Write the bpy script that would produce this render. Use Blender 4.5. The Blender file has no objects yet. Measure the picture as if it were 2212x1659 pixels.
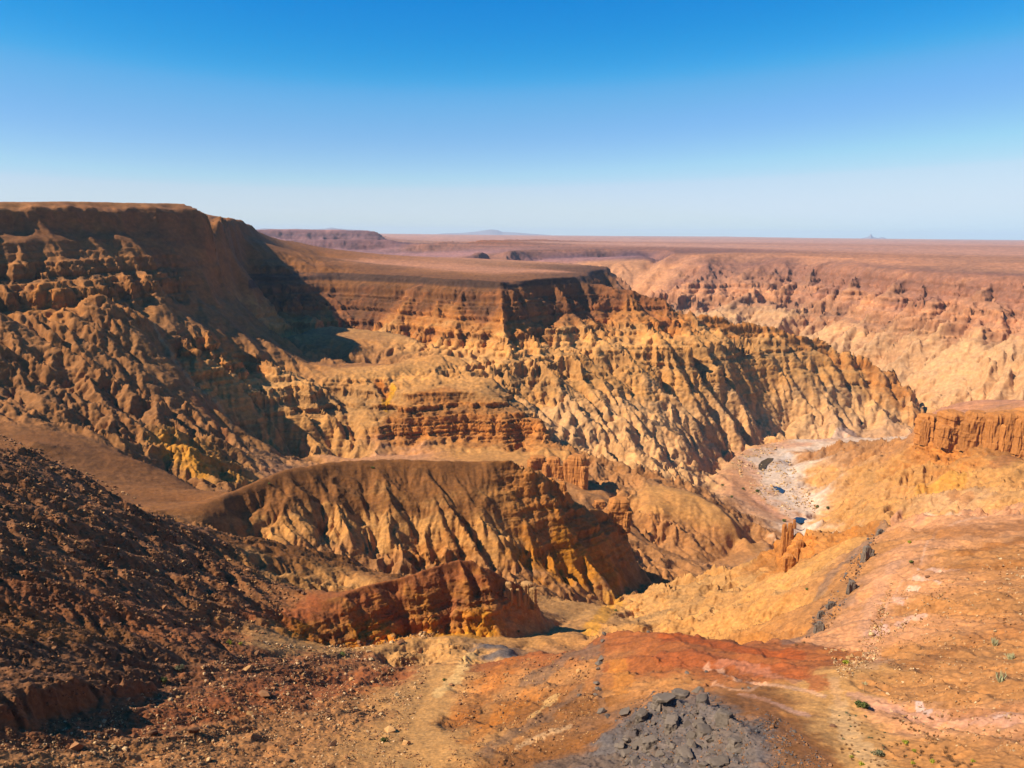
import bpy, bmesh, math, random, time
import numpy as np
from mathutils import Matrix, Vector, Euler
from concurrent.futures import ThreadPoolExecutor

T0 = time.time()
SC = bpy.context.scene
COL = SC.collection

# ------------------------------------------------------------------ camera
ZC = 420.0                      # height of the look-out above the river bed datum
FOC = 1841.0                    # focal length in units of a 2212 x 1659 picture
PITCH = math.atan(321.5 / FOC)
ROLL = math.radians(0.5)
cam_d = bpy.data.cameras.new('camera')
cam_d.sensor_width = 36.0
cam_d.lens = 36.0 * FOC / 2212.0
cam_d.clip_start = 0.5
cam_d.clip_end = 200000.0
cam = bpy.data.objects.new('camera', cam_d)
COL.objects.link(cam)
CAM_R = Matrix.Rotation(math.pi / 2 - PITCH, 3, 'X') @ Matrix.Rotation(ROLL, 3, 'Z')
cam.matrix_world = Matrix.Translation((0, 0, ZC)) @ CAM_R.to_4x4()
SC.camera = cam

# ------------------------------------------------------------------ sky, sun, exposure
SUN_EL = math.radians(42.0)
SUN_AZ = math.radians(-107.0)    # from the view direction (+Y) towards the right; negative = left
wd = bpy.data.worlds.new('World')
SC.world = wd
wd.use_nodes = True
wn = wd.node_tree.nodes
wl = wd.node_tree.links
wn.clear()
w_out = wn.new('ShaderNodeOutputWorld')
w_bg = wn.new('ShaderNodeBackground')
w_sky = wn.new('ShaderNodeTexSky')
w_sky.sky_type = 'NISHITA'
w_sky.sun_disc = False
w_sky.sun_elevation = SUN_EL
w_sky.sun_rotation = SUN_AZ
w_sky.altitude = 300.0
w_sky.air_density = 1.0
w_sky.dust_density = 0.0
w_sky.ozone_density = 3.0
w_mul = wn.new('ShaderNodeMix'); w_mul.data_type = 'RGBA'; w_mul.blend_type = 'MULTIPLY'
w_mul.inputs['Factor'].default_value = 1.0
w_mul.inputs['B'].default_value = (0.1, 0.1, 0.1, 1.0)     # the sky's physical brightness brought into range
w_cur = wn.new('ShaderNodeRGBCurve')                       # colour response of a polarised slide-like exposure
SKY_CURVE = (((0.0, 0.0), (0.1703, 0.0014), (0.2256, 0.0227), (0.2583, 0.0725), (0.3437, 0.1438), (0.4252, 0.2162), (0.4918, 0.2843), (0.5221, 0.3298), (1.0, 0.3462)), ((0.0, 0.0), (0.2864, 0.1462), (0.3559, 0.203), (0.3984, 0.2481), (0.4968, 0.2997), (0.5587, 0.3528), (0.5913, 0.387), (0.608, 0.405), (1.0, 0.477)), ((0.0, 0.0), (0.4674, 0.4125), (0.5428, 0.4574), (0.5695, 0.4807), (0.6136, 0.4976), (0.66, 0.5301), (0.75, 0.5446), (1.0, 0.5892)))
for ch, pts in enumerate(SKY_CURVE):
    c = w_cur.mapping.curves[ch]
    c.points[0].location = pts[0]; c.points[1].location = pts[-1]
    for q in pts[1:-1]:
        c.points.new(*q)
w_cur.mapping.extend = 'HORIZONTAL'
w_cur.mapping.update()
w_bg.inputs['Strength'].default_value = 1.0
wl.new(w_sky.outputs[0], w_mul.inputs['A'])
wl.new(w_mul.outputs['Result'], w_cur.inputs['Color'])
wl.new(w_cur.outputs[0], w_bg.inputs['Color'])
wl.new(w_bg.outputs[0], w_out.inputs['Surface'])

sun_d = bpy.data.lights.new('sun', 'SUN')
sun_d.energy = 5.0
sun_d.angle = math.radians(0.5)
sun_d.color = (1.0, 0.93, 0.82)
sun = bpy.data.objects.new('sun', sun_d)
COL.objects.link(sun)
SUN_DIR = Vector((math.cos(SUN_EL) * math.sin(SUN_AZ), math.cos(SUN_EL) * math.cos(SUN_AZ), math.sin(SUN_EL)))
sun.rotation_euler = SUN_DIR.to_track_quat('Z', 'Y').to_euler()
sun.location = (-300, 0, 900)

vs = SC.view_settings
vs.view_transform = 'Standard'
vs.look = 'None'
vs.exposure = 0.75
vs.gamma = 1.0
vs.use_curve_mapping = False
SC.cycles.use_denoising = True
SC.cycles.denoiser = 'OPENIMAGEDENOISE'
SC.cycles.denoising_input_passes = 'RGB_ALBEDO_NORMAL'
SC.cycles.denoising_prefilter = 'ACCURATE'
SC.cycles.max_bounces = 6
SC.cycles.diffuse_bounces = 1
SC.cycles.glossy_bounces = 2
SC.cycles.volume_bounces = 0

# ------------------------------------------------------------------ numeric helpers
POOL = ThreadPoolExecutor(4)
F4 = np.float32


def par(fn, *arrs, n=16):
    """fn on chunks of the first axis, in threads; fn returns one array or a tuple."""
    m = arrs[0].shape[0]
    cuts = np.linspace(0, m, n + 1).astype(int)
    jobs = [POOL.submit(fn, *[a[s:e] for a in arrs]) for s, e in zip(cuts[:-1], cuts[1:]) if e > s]
    res = [j.result() for j in jobs]
    if isinstance(res[0], tuple):
        return tuple(np.concatenate([r[k] for r in res]) for k in range(len(res[0])))
    return np.concatenate(res)


_rng = np.random.default_rng(7)
_PERM = _rng.permutation(4096).astype(np.int32)
_ang = _rng.random(4096) * 2 * np.pi
_GX = np.cos(_ang).astype(F4)
_GY = np.sin(_ang).astype(F4)
_RX = _rng.random(4096).astype(F4)
_RY = _rng.random(4096).astype(F4)


def _hash(ix, iy, seed):
    return _PERM[(_PERM[(ix + seed * 131) & 4095] + iy) & 4095]


def perlin(x, y, seed=0):
    xi = np.floor(x).astype(np.int32)
    yi = np.floor(y).astype(np.int32)
    xf = (x - xi).astype(F4)
    yf = (y - yi).astype(F4)
    u = xf * xf * xf * (xf * (xf * 6 - 15) + 10)
    v = yf * yf * yf * (yf * (yf * 6 - 15) + 10)
    h = _hash(xi, yi, seed); a = _GX[h] * xf + _GY[h] * yf
    h = _hash(xi + 1, yi, seed); b = _GX[h] * (xf - 1) + _GY[h] * yf
    h = _hash(xi, yi + 1, seed); c = _GX[h] * xf + _GY[h] * (yf - 1)
    h = _hash(xi + 1, yi + 1, seed); d = _GX[h] * (xf - 1) + _GY[h] * (yf - 1)
    ab = a + u * (b - a)
    cd = c + u * (d - c)
    return (ab + v * (cd - ab)) * F4(1.5)


def fbm(x, y, octaves=4, seed=0, gain=0.5, lac=2.03, ridged=False):
    s = np.zeros_like(x, dtype=F4)
    a = 1.0
    for k in range(octaves):
        n = perlin(x, y, seed + k * 17)
        if ridged:
            n = 1.0 - 2.0 * np.abs(n)
        s += F4(a) * n
        a *= gain
        x = x * F4(lac) + F4(3.7)
        y = y * F4(lac) + F4(9.1)
    return s


def cells(x, y, seed=0):
    """Voronoi: distance to the nearest and second nearest point, and the id of the nearest."""
    xi = np.floor(x).astype(np.int32)
    yi = np.floor(y).astype(np.int32)
    f1 = np.full(x.shape, 9.0, F4); f2 = np.full(x.shape, 9.0, F4)
    cid = np.zeros(x.shape, np.int32)
    for dx in (-1, 0, 1):
        for dy in (-1, 0, 1):
            h = _hash(xi + dx, yi + dy, seed)
            px = xi + dx + _RX[h]; py = yi + dy + _RY[h]
            d = np.sqrt((x - px) ** 2 + (y - py) ** 2).astype(F4)
            nearer = d < f1
            f2 = np.where(nearer, f1, np.minimum(f2, d))
            cid = np.where(nearer, h, cid)
            f1 = np.where(nearer, d, f1)
    return f1, f2, cid


def stripes(x, y, dx, dy, seed=0):
    """gully pattern: ridges and furrows that run along (dx, dy), period about 1; returns cos, sin."""
    xi = np.floor(x).astype(np.int32)
    yi = np.floor(y).astype(np.int32)
    sc = np.zeros_like(x); ss = np.zeros_like(x); sw = np.zeros_like(x)
    for i in (-1, 0, 1):
        for j in (-1, 0, 1):
            h = _hash(xi + i, yi + j, seed)
            ox = x - (xi + i + _RX[h]); oy = y - (yi + j + _RY[h])
            w = np.exp(-2.6 * (ox * ox + oy * oy)).astype(F4)
            ph = (ox * -dy + oy * dx) * F4(2 * np.pi)
            sc += w * np.cos(ph); ss += w * np.sin(ph); sw += w
    sw = np.maximum(sw, 1e-4)
    c = sc / sw; s = ss / sw
    m = np.sqrt(c * c + s * s) + 0.12
    return c / m, s / m


def sstep(a, b, x):
    t = np.clip((x - a) / (b - a), 0, 1)
    return t * t * (3 - 2 * t)


def blur(a, k, axis):
    if k < 1:
        return a
    pad = [(0, 0), (0, 0)]
    pad[axis] = (k, k)
    b = np.pad(a, pad, mode='edge')
    c = np.cumsum(b, axis=axis, dtype=np.float64)
    z = np.zeros_like(np.take(c, [0], axis=axis))
    c = np.concatenate([z, c], axis=axis)
    n = a.shape[axis]
    w = 2 * k + 1
    hi = np.take(c, np.arange(w, w + n), axis=axis)
    lo = np.take(c, np.arange(0, n), axis=axis)
    return ((hi - lo) / w).astype(F4)


def lin(*c):
    """display colour 0-255 -> linear"""
    v = np.array(c, float) / 255.0
    return np.where(v <= 0.04045, v / 12.92, ((v + 0.055) / 1.055) ** 2.4)


_M = np.array(CAM_R)


def ray(px, py):
    """picture coordinates (2212 x 1659 units) -> azimuth and tangent of the elevation"""
    d = _M @ np.array([(px - 1106.0) / FOC, -(py - 829.5) / FOC, -1.0])
    return math.atan2(d[0], d[1]), d[2] / math.hypot(d[0], d[1])

# ------------------------------------------------------------------ the lie of the land
# Survey lines: ridges, rims, feet of slopes, gullies.  Each point: bearing and dip read as picture
# coordinates (px, py) plus the horizontal distance r in metres, or (px, None, r, z) with the height given,
# or (px, py, None, z): distance from height.
PAL = dict(
    sand=(222, 168, 110), tan=(204, 146, 84), orange=(188, 124, 66), ochre=(198, 126, 48), brown=(142, 92, 50),
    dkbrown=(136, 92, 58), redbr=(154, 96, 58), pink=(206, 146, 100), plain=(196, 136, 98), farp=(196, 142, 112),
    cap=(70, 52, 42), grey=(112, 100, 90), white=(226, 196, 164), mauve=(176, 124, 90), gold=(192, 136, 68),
    left=(164, 112, 66), leftd=(150, 100, 62), rust=(160, 94, 54), buff=(204, 150, 90), slope=(184, 127, 76), farshade=(104, 74, 74), farmid=(154, 106, 82), farhaze=(172, 124, 112), fars=(212, 162, 112), farp2=(188, 134, 94))  # darkest far tone paints cliff shade, the purple one paints distance haze
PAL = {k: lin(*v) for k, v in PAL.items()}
STY = dict(  # gullies, ledges, crags, rubble
    plain=(.10, .0, .05, .1), mesa=(.10, .0, .05, .15), rim=(.15, .9, .3, .2), wall=(1.0, .8, .35, .2), band=(1.0, .8, .3, .1),
    knob=(1.0, .55, 1.0, .2), gneiss=(1.0, .08, .75, .2), talus=(.35, .1, .15, .3), smooth=(.12, .0, .05, .15),
    crag=(.5, .9, 1.0, .3), rubble=(.35, .1, .45, 1.0), floor=(.05, .0, .15, .4), rib=(1.0, .05, .9, .3), scree=(.6, .15, .4, .8), cliff=(.2, .12, .25, .1), wknob=(1.0, .35, .6, .2), flank=(1.0, .18, .3, .2), rock=(.6, .45, .8, .3), dome=(.5, .0, .2, .6), spur=(.9, .25, .55, .25))
FEATS = []


def F(region, sty, col, *pts):
    FEATS.append((region, STY[sty], PAL[col], pts))


# far plain and distant country
ZP = -67.0
F('plain', 'plain', 'farp', (-300, None, 30000, 0), (300, None, 30000, 0), (600, 497, 30000), (850, 507, 30000), (1000, 507, 30000), (1300, 510, 30000), (1560, 510, 30000), (1700, 513, 30000), (1850, 517, 30000), (1930, 515.5, 30000), (2050, 518, 30000), (2212, 521.5, 30000), (2450, 524, 30000))
F('plain', 'plain', 'farp', (-300, None, 16000, -10), (600, None, 16000, -10), (1000, None, 14000, -60), (1300, None, 14000, ZP), (1600, None, 14000, ZP), (1850, None, 14000, ZP), (2212, None, 14000, ZP), (2450, None, 14000, ZP))
F('plain', 'plain', 'farp', (1100, None, 7000, ZP), (1300, None, 7000, ZP), (1500, None, 6500, ZP), (1700, None, 6000, ZP), (1900, None, 5500, ZP), (2212, None, 5000, ZP), (2450, None, 5000, ZP))
# far left mesa, two tiers; cliff shade and haze painted into its colours
F('mesa', 'rim', 'farshade', (430, None, 7400, 40), (562, 494, 7200), (700, 494.5, 7100), (831, 497, 7000), (850, 505, 6950))
F('mesa', 'mesa', 'farhaze', (430, None, 7520, 40), (562, 494, 7320), (700, 494.5, 7220), (831, 497, 7120))
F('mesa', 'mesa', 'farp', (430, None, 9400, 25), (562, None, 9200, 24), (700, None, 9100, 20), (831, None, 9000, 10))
F('mesa', 'wall', 'farshade', (562, 508, 7165), (700, 509, 7065), (831, 511, 6965), (870, 519, 6850))
F('mesa', 'rim', 'farshade', (562, 517, 5700), (640, 517, 5600), (700, 516, 5500), (843, 516, 5400), (868, 526, 5350))
F('mesa', 'mesa', 'farhaze', (562, 517, 5790), (640, 517, 5690), (700, 516, 5590), (843, 516, 5490))
F('mesa', 'wall', 'farshade', (562, 531, 5665), (640, 532, 5570), (700, 532, 5470), (843, 532, 5370))
F('mesa', 'talus', 'farhaze', (562, 545, 5150), (640, 547, 5050), (700, 549, 4900), (780, 553, 4850), (870, 555, 4850), (990, 555, 4850))
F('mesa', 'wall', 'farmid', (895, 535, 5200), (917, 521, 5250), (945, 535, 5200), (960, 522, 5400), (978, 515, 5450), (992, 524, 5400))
F('mesa', 'plain', 'farp', (640, None, 10500, -30), (900, None, 9500, -200), (960, None, 9500, -150))
F('canyon_floor', 'gneiss', 'tan', (640, None, 4000, -260), (800, None, 4000, -300), (950, None, 3900, -320), (1100, None, 3800, -330), (1250, None, 3600, -330), (1350, None, 3300, -330))
F('canyon_floor', 'gneiss', 'tan', (640, None, 6300, -160), (800, None, 6200, -200), (900, None, 6400, -260), (950, None, 7400, -300))
F('plain', 'rim', 'redbr', (1005, 530, 5600), (1031, 517, 6200), (1100, 516, 7500), (1175, 515, 8500))
F('mesa', 'talus', 'farhaze', (562, 511.5, 7080), (700, 512.5, 6980), (831, 514.5, 6880))
F('mesa', 'talus', 'farhaze', (562, 535, 5590), (640, 536, 5490), (700, 536, 5390), (843, 536, 5290))
F('canyon_wall', 'talus', 'farhaze', (1068, 559.5, 3590), (1150, 558.5, 4020), (1280, 557.5, 4150), (1400, 554, 4480))  # distance haze painted in as a purple talus tint
# centre far cliff line
F('plain', 'rim', 'farmid', (1012, 552, 4300), (1030, 545, None, ZP), (1068, 541, None, ZP), (1150, 538, None, ZP), (1280, 538, None, ZP), (1330, 536, None, ZP), (1400, 536, None, ZP), (1430, 539, None, ZP), (1450, 545, None, ZP))
F('canyon_wall', 'wall', 'farshade', (1030, 558, 3260), (1068, 556, 3640), (1150, 555, 4080), (1280, 554, 4220), (1330, 553, 4480), (1400, 551, 4560), (1440, 556, 4000))  # shade of the cliff faces painted in as a dark colour
F('canyon_wall', 'talus', 'pink', (1000, 566, 3150), (1068, 568, 3300), (1150, 566, 3650), (1280, 567, 3800), (1400, 570, 3900), (1450, 590, 3500))
# right far rim and wall
F('plain', 'rim', 'plain', (1474, 549, 3550), (1537, 547, None, ZP), (1640, 547, None, ZP), (1728, 549, None, ZP), (1786, 553, None, ZP - 3), (1921, 562, None, ZP - 6), (2027, 569, None, ZP - 9), (2120, 572, None, ZP - 11), (2212, 576, None, ZP - 13), (2450, 584, None, ZP - 16))
F('canyon_wall', 'wall', 'farmid', (1474, 567, 3450), (1537, 566, 3500), (1640, 566, 3580), (1728, 567, 3480), (1786, 573, 3180), (1921, 582, 2780), (2027, 589, 2620), (2120, 592, 2550), (2212, 597, 2440), (2450, 605, 2380))
F('canyon_wall', 'band', 'mauve', (1420, 600, 3350), (1474, 590, 3300), (1550, 592, 3350), (1700, 594, 3320), (1800, 602, 3010), (1900, 612, 2700), (2000, 625, 2540), (2100, 630, 2440), (2212, 640, 2330), (2450, 655, 2260))
F('canyon_wall', 'wall', 'farp2', (1450, 640, 3120), (1550, 630, 3220), (1700, 627, 3220), (1800, 636, 2930), (1900, 650, 2610), (2000, 662, 2450), (2100, 668, 2350), (2212, 676, 2240), (2450, 690, 2170))
F('canyon_wall', 'gneiss', 'fars', (1490, 665, 2950), (1600, 672, 3000), (1750, 700, 2760), (1850, 722, 2500), (1950, 730, 2360), (2050, 735, 2260), (2150, 740, 2170), (2212, 740, 2110), (2450, 755, 2060))
F('canyon_wall', 'gneiss', 'fars', (1900, 770, 2360), (1980, 800, 2210), (2040, 830, 2130), (2100, 850, 2060), (2212, 850, 1990), (2450, 850, 1960))
F('canyon_floor', 'gneiss', 'sand', (1300, None, 2900, -330), (1450, None, 2600, -345), (1560, None, 2560, -355), (1700, None, 2540, -368), (1850, None, 2360, -374), (1960, None, 2160, -380), (2060, None, 1950, -381), (2212, None, 1800, -381), (2450, None, 1750, -381))
F('canyon_floor', 'gneiss', 'sand', (1450, None, 2250, -350), (1560, None, 2300, -360), (1700, None, 2340, -370), (1850, None, 2280, -376))
# left mesa: rim, foot of the big cliff, spurs, orange cliffs
F('mesa', 'mesa', 'left', (-400, None, 1800, 50), (0, None, 1900, 48), (300, None, 2100, 50), (430, None, 2000, 50))
F('mesa', 'mesa', 'left', (-400, 432, 1225), (0, 436.5, 1340), (150, 434, 1390), (330, 437.5, 1465), (450, 436.5, 1525))
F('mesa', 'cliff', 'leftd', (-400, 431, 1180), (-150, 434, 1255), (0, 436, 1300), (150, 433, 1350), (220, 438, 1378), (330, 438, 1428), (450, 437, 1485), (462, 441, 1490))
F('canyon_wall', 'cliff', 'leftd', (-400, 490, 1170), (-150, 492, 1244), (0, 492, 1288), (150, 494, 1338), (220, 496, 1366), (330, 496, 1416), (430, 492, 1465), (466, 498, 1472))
F('canyon_wall', 'band', 'left', (-400, 560, 1090), (0, 566, 1205), (150, 566, 1250), (250, 566, 1285), (330, 568, 1300), (400, 566, 1370))
F('canyon_wall', 'wall', 'orange', (-400, 640, 1060), (0, 635, 1140), (150, 635, 1190), (250, 630, 1215), (310, 640, 1230))
F('hill', 'mesa', 'brown', (475, 443, 1560), (487, 448, 1670), (500, 454, 1820), (531, 471, 2100), (556, 493, 2400), (594, 515, 2650), (641, 521, 2780), (678, 534, 2850), (734, 544, 2950), (746, 552, 3000))
F('hill', 'smooth', 'brown', (480, 490, 1560), (500, 500, 1740), (520, 505, 1920), (560, 525, 2150), (620, 550, 2350), (700, 565, 2480))
F('hill', 'talus', 'left', (478, 520, 1540), (490, 545, 1610), (503, 560, 1670), (530, 578, 1880))
F('hill', 'talus', 'left', (445, 565, 1400), (470, 592, 1480), (488, 608, 1540))
F('hill', 'smooth', 'brown', (500, None, 2800, -20), (600, None, 3300, -90), (680, None, 3450, -110))
# gully between the left wall and the table mountain, then the dry wash in the valley
F('gully', 'talus', 'left', (515, 622, 1580), (470, 640, 1440), (420, 652, 1340), (375, 674, 1270), (331, 693, 1195), (359, 752, 1150), (406, 815, 1105), (469, 868, 1110), (500, 932, 1120), (580, 970, 1130), (656, 998, 1130))
# ribs under the left wall
F('ridge', 'rib', 'left', (200, 640, 1150), (259, 628, 1180), (290, 645, 1175), (312, 659, 1180))
F('ridge', 'rib', 'left', (-400, 650, 1030), (0, 655, 1090), (60, 664, 1110), (100, 670, 1120), (187, 712, 1100), (219, 753, 1080), (260, 800, 1040), (300, 830, 1010), (400, 890, 960))
F('ridge', 'rib', 'left', (-400, 730, 980), (0, 730, 1030), (100, 780, 1000))
F('ridge', 'rib', 'left', (-400, 800, 950), (0, 800, 980), (150, 850, 930), (260, 890, 910))
F('ridge', 'rib', 'gold', (400, 930, 900), (440, 955, 890), (500, 1012, 850))
F('ridge', 'rib', 'left', (340, 990, 820), (400, 1015, 810), (465, 1065, 760))
F('gully', 'floor', 'brown', (-400, None, 680, -170), (0, None, 760, -180), (80, 948, 780), (156, 970, 785), (281, 992, 785), (344, 1014, 785), (462, 1072, 735))
F('gully', 'floor', 'brown', (-400, None, 560, -165), (0, None, 600, -172), (156, None, 620, -180), (300, None, 640, -190), (400, None, 640, -200))
# table mountain (central mesa): flat top, rim, cliffs, banded spurs, knobs
Z_CAP = -82.0
F('mesa', 'mesa', 'plain', (700, 553, None, -80), (850, 553, None, -80), (1000, 556, None, -80), (1100, 560, None, -80), (1200, 563, None, -80), (1300, 567, None, -80))
F('mesa', 'mesa', 'plain', (760, 572, None, Z_CAP), (900, 576, None, Z_CAP), (1000, 580, None, Z_CAP), (1100, 585, None, Z_CAP), (1200, 583, None, Z_CAP))
F('mesa', 'rim', 'brown', (530, 591, None, Z_CAP), (620, 590, None, Z_CAP), (700, 589, None, Z_CAP), (800, 592, None, Z_CAP), (880, 595, None, Z_CAP), (960, 600, None, Z_CAP), (1040, 604, None, Z_CAP), (1098, 606, None, Z_CAP), (1180, 600, None, Z_CAP), (1250, 595, None, Z_CAP), (1290, 585, None, Z_CAP), (1322, 572, None, Z_CAP), (1338, 571, None, Z_CAP))
RIM = [(530, 591), (620, 590), (700, 589), (800, 592), (880, 595), (960, 600), (1040, 604), (1098, 606), (1180, 600), (1250, 595), (1290, 585), (1322, 572), (1338, 571)]
RIMR = [(x, Z_CAP / ray(x, y)[1]) for x, y in RIM]
F('canyon_wall', 'wall', 'cap', *[(x, None, r_ * 0.991, -94) for x, r_ in RIMR])
F('canyon_wall', 'wall', 'mauve', (1360, 600, 2350), (1350, 588, 2500), (1340, 578, 2650))
F('canyon_wall', 'wall', 'redbr', *[(x, None, r_ * 0.972, -111) for x, r_ in RIMR[:8]], (1130, 625, 1620), (1200, 622, 1700), (1300, 620, 1790), (1380, 622, 1830), (1450, 632, 1850))
F('canyon_wall', 'wall', 'orange', *[(x, None, r_ * 0.957, -139) for x, r_ in RIMR[:8]], (1140, 662, 1590), (1200, 655, 1680), (1300, 652, 1750), (1380, 652, 1790), (1462, 655, 1800))
F('canyon_wall', 'band', 'buff', (560, None, 1545, -166), *[(x, None, r_ * 0.915, -178) for x, r_ in RIMR[2:8]], (1150, 712, 1480), (1250, 708, 1590), (1350, 708, 1640), (1450, 708, 1670), (1550, 712, 1690))
F('canyon_wall', 'wknob', 'tan', (850, 790, 1330), (900, 795, 1330), (1000, 800, 1330), (1100, 805, 1340), (1180, 795, 1390), (1280, 785, 1460), (1400, 782, 1560), (1500, 782, 1660), (1600, 785, 1780), (1700, 780, 1890), (1800, 780, 1970))
F('canyon_wall', 'gneiss', 'sand', (1150, 850, 1290), (1250, 880, 1310), (1350, 885, 1370), (1450, 880, 1480), (1550, 880, 1600), (1650, 870, 1760), (1750, 860, 1850), (1850, 850, 1920), (1930, 850, 1970))
F('canyon_wall', 'gneiss', 'sand', (1190, 905, 1235), (1250, 945, 1215), (1330, 975, 1220), (1450, 1000, 1215), (1520, 1010, 1330), (1545, 992, 1450), (1600, 965, 1590), (1660, 948, 1665), (1790, 938, 1740), (1900, 930, 1790), (1985, 928, 1840))
F('canyon_wall', 'knob', 'orange', (1462, 642, 1840), (1521, 659, 1880), (1608, 675, 1930), (1680, 690, 1970), (1736, 703, 2000), (1777, 716, 2020), (1833, 725, 2040), (1874, 735, 2045), (1905, 755, 2040), (1943, 790, 2030), (1989, 831, 2010), (2012, 868, 1985), (1997, 900, 1970))
F('canyon_wall', 'band', 'buff', (1560, 695, 1790), (1650, 720, 1880), (1750, 740, 1960), (1850, 760, 2005))
# low spur and shelf in front of the table mountain
F('ridge', 'talus', 'left', (430, 682, 1290), (480, 702, 1320), (540, 712, 1370), (603, 728, 1400), (659, 769, 1380), (703, 781, 1375), (787, 794, 1365))
F('ridge', 'wall', 'orange', (380, 690, 1200), (450, 715, 1230), (520, 735, 1280))
F('ridge', 'band', 'buff', (400, 745, 1140), (455, 755, 1185), (540, 790, 1220), (620, 810, 1230), (700, 830, 1230))
F('canyon_wall', 'flank', 'left', (600, 722, 1500), (680, 750, 1460), (760, 775, 1430), (820, 788, 1400))
F('ridge', 'flank', 'tan', (480, 830, 1150), (600, 885, 1190), (700, 905, 1190), (780, 900, 1200))
F('ridge', 'flank', 'tan', (520, 890, 1150), (620, 955, 1160), (700, 975, 1150), (780, 975, 1145))
F('ridge', 'crag', 'tan', (800, 802, 1300), (900, 808, 1300), (1000, 814, 1295), (1080, 822, 1285), (1110, 838, 1260))
F('ridge', 'crag', 'tan', (820, 838, 1240), (950, 836, 1250), (1090, 846, 1235))
F('ridge', 'crag', 'orange', (853, 849, 1200), (984, 846, 1205), (1093, 858, 1195), (1146, 874, 1180), (1178, 906, 1160))
F('ridge', 'crag', 'orange', (845, 905, 1185), (940, 918, 1185), (1000, 930, 1180), (1100, 945, 1165), (1165, 946, 1160), (1186, 944, 1160))
F('gully', 'talus', 'pink', (760, 1000, 1110), (800, 985, 1130), (860, 978, 1140), (900, 985, 1130))
F('ridge', 'talus', 'tan', (1000, 978, 1130), (1100, 980, 1120), (1180, 978, 1120), (1230, 955, 1130))
F('gully', 'floor', 'pink', (600, None, 850, -285), (740, None, 950, -292), (850, None, 950, -294), (1000, None, 950, -296), (1120, None, 950, -298))
# brown spur going down to the river, and the gully in front of it
F('ridge', 'gneiss', 'slope', (1205, 925, 1165), (1255, 952, 1150), (1299, 974, 1135), (1349, 986, 1125), (1459, 1018, 1120), (1521, 1046, 1110), (1568, 1074, 1100), (1620, 1104, 1085), (1662, 1128, 1065), (1690, 1148, 1050))
F('ridge', 'smooth', 'tan', (1390, 1082, 1020), (1437, 1068, 1040), (1505, 1067, 1050), (1560, 1092, 1040), (1610, 1140, 1020))
F('ridge', 'gneiss', 'slope', (1300, 1030, 1075), (1340, 1060, 1035), (1430, 1130, 985), (1500, 1140, 1000), (1560, 1170, 1000))
F('gully', 'talus', 'slope', (1215, 985, 1110), (1265, 1030, 1060), (1310, 1075, 1010), (1350, 1110, 985), (1390, 1150, 965), (1440, 1190, 950), (1500, 1210, 955), (1524, 1222, 955), (1578, 1193, 1015), (1640, 1165, 1055), (1690, 1148, 1085))
# river bed
Z_RIV = -382.0
F('river_bed', 'floor', 'pink', (1985, 934, None, Z_RIV + 3), (1900, 938, None, Z_RIV + 2), (1790, 946, None, Z_RIV + 2), (1660, 955, None, Z_RIV + 4), (1600, 975, None, Z_RIV + 5), (1570, 1000, None, Z_RIV + 6), (1590, 1040, None, Z_RIV + 5), (1640, 1085, None, Z_RIV + 4), (1700, 1125, None, Z_RIV + 4))
F('river_bed', 'floor', 'white', (1985, 944, None, Z_RIV), (1900, 948, None, Z_RIV), (1770, 955, None, Z_RIV), (1690, 975, None, Z_RIV), (1655, 1005, None, Z_RIV), (1655, 1032, None, Z_RIV), (1690, 1062, None, Z_RIV), (1720, 1092, None, Z_RIV), (1730, 1122, None, Z_RIV), (1790, None, 1000, Z_RIV), (1900, None, 950, Z_RIV), (2100, None, 920, Z_RIV))
F('river_bed', 'floor', 'white', (1700, 1000, None, Z_RIV + 2), (1712, 1040, None, Z_RIV + 2), (1740, 1075, None, Z_RIV + 2), (1765, 1098, None, Z_RIV + 3))
# right promontory with the cliff band
F('promontory', 'smooth', 'plain', (1990, 900, 1300), (2036, 867, 1360), (2083, 859, 1390), (2177, 860, 1360), (2300, 850, 1340), (2450, 840, 1340))
F('promontory', 'crag', 'orange', (2003, 893, 1250), (2040, 886, 1235), (2100, 885, 1215), (2160, 884, 1195), (2212, 880, 1180), (2450, 870, 1150))
F('promontory', 'crag', 'orange', (1990, 938, 1225), (2040, 952, 1195), (2083, 962, 1170), (2150, 966, 1150), (2212, 968, 1140), (2450, 965, 1100))
F('promontory', 'spur', 'slope', (1983, 935, 1270), (1890, 927, 1440), (1845, 932, 1490), (1802, 943, 1540), (1739, 968, 1530), (1712, 990, 1500))
F('promontory', 'spur', 'tan', (1742, 1020, 1400), (1800, 1010, 1310), (1900, 1000, 1200), (2000, 1000, 1130), (2100, 1010, 1060), (2212, 1015, 1030), (2450, 1010, 1000))
F('promontory', 'spur', 'tan', (1776, 1080, 1235), (1850, 1080, 1060), (1950, 1075, 950), (2100, 1065, 920), (2212, 1060, 900), (2450, 1055, 880))
F('promontory', 'gneiss', 'tan', (2010, None, 1600, -345), (2100, None, 1620, -350), (2212, None, 1600, -350))
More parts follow.
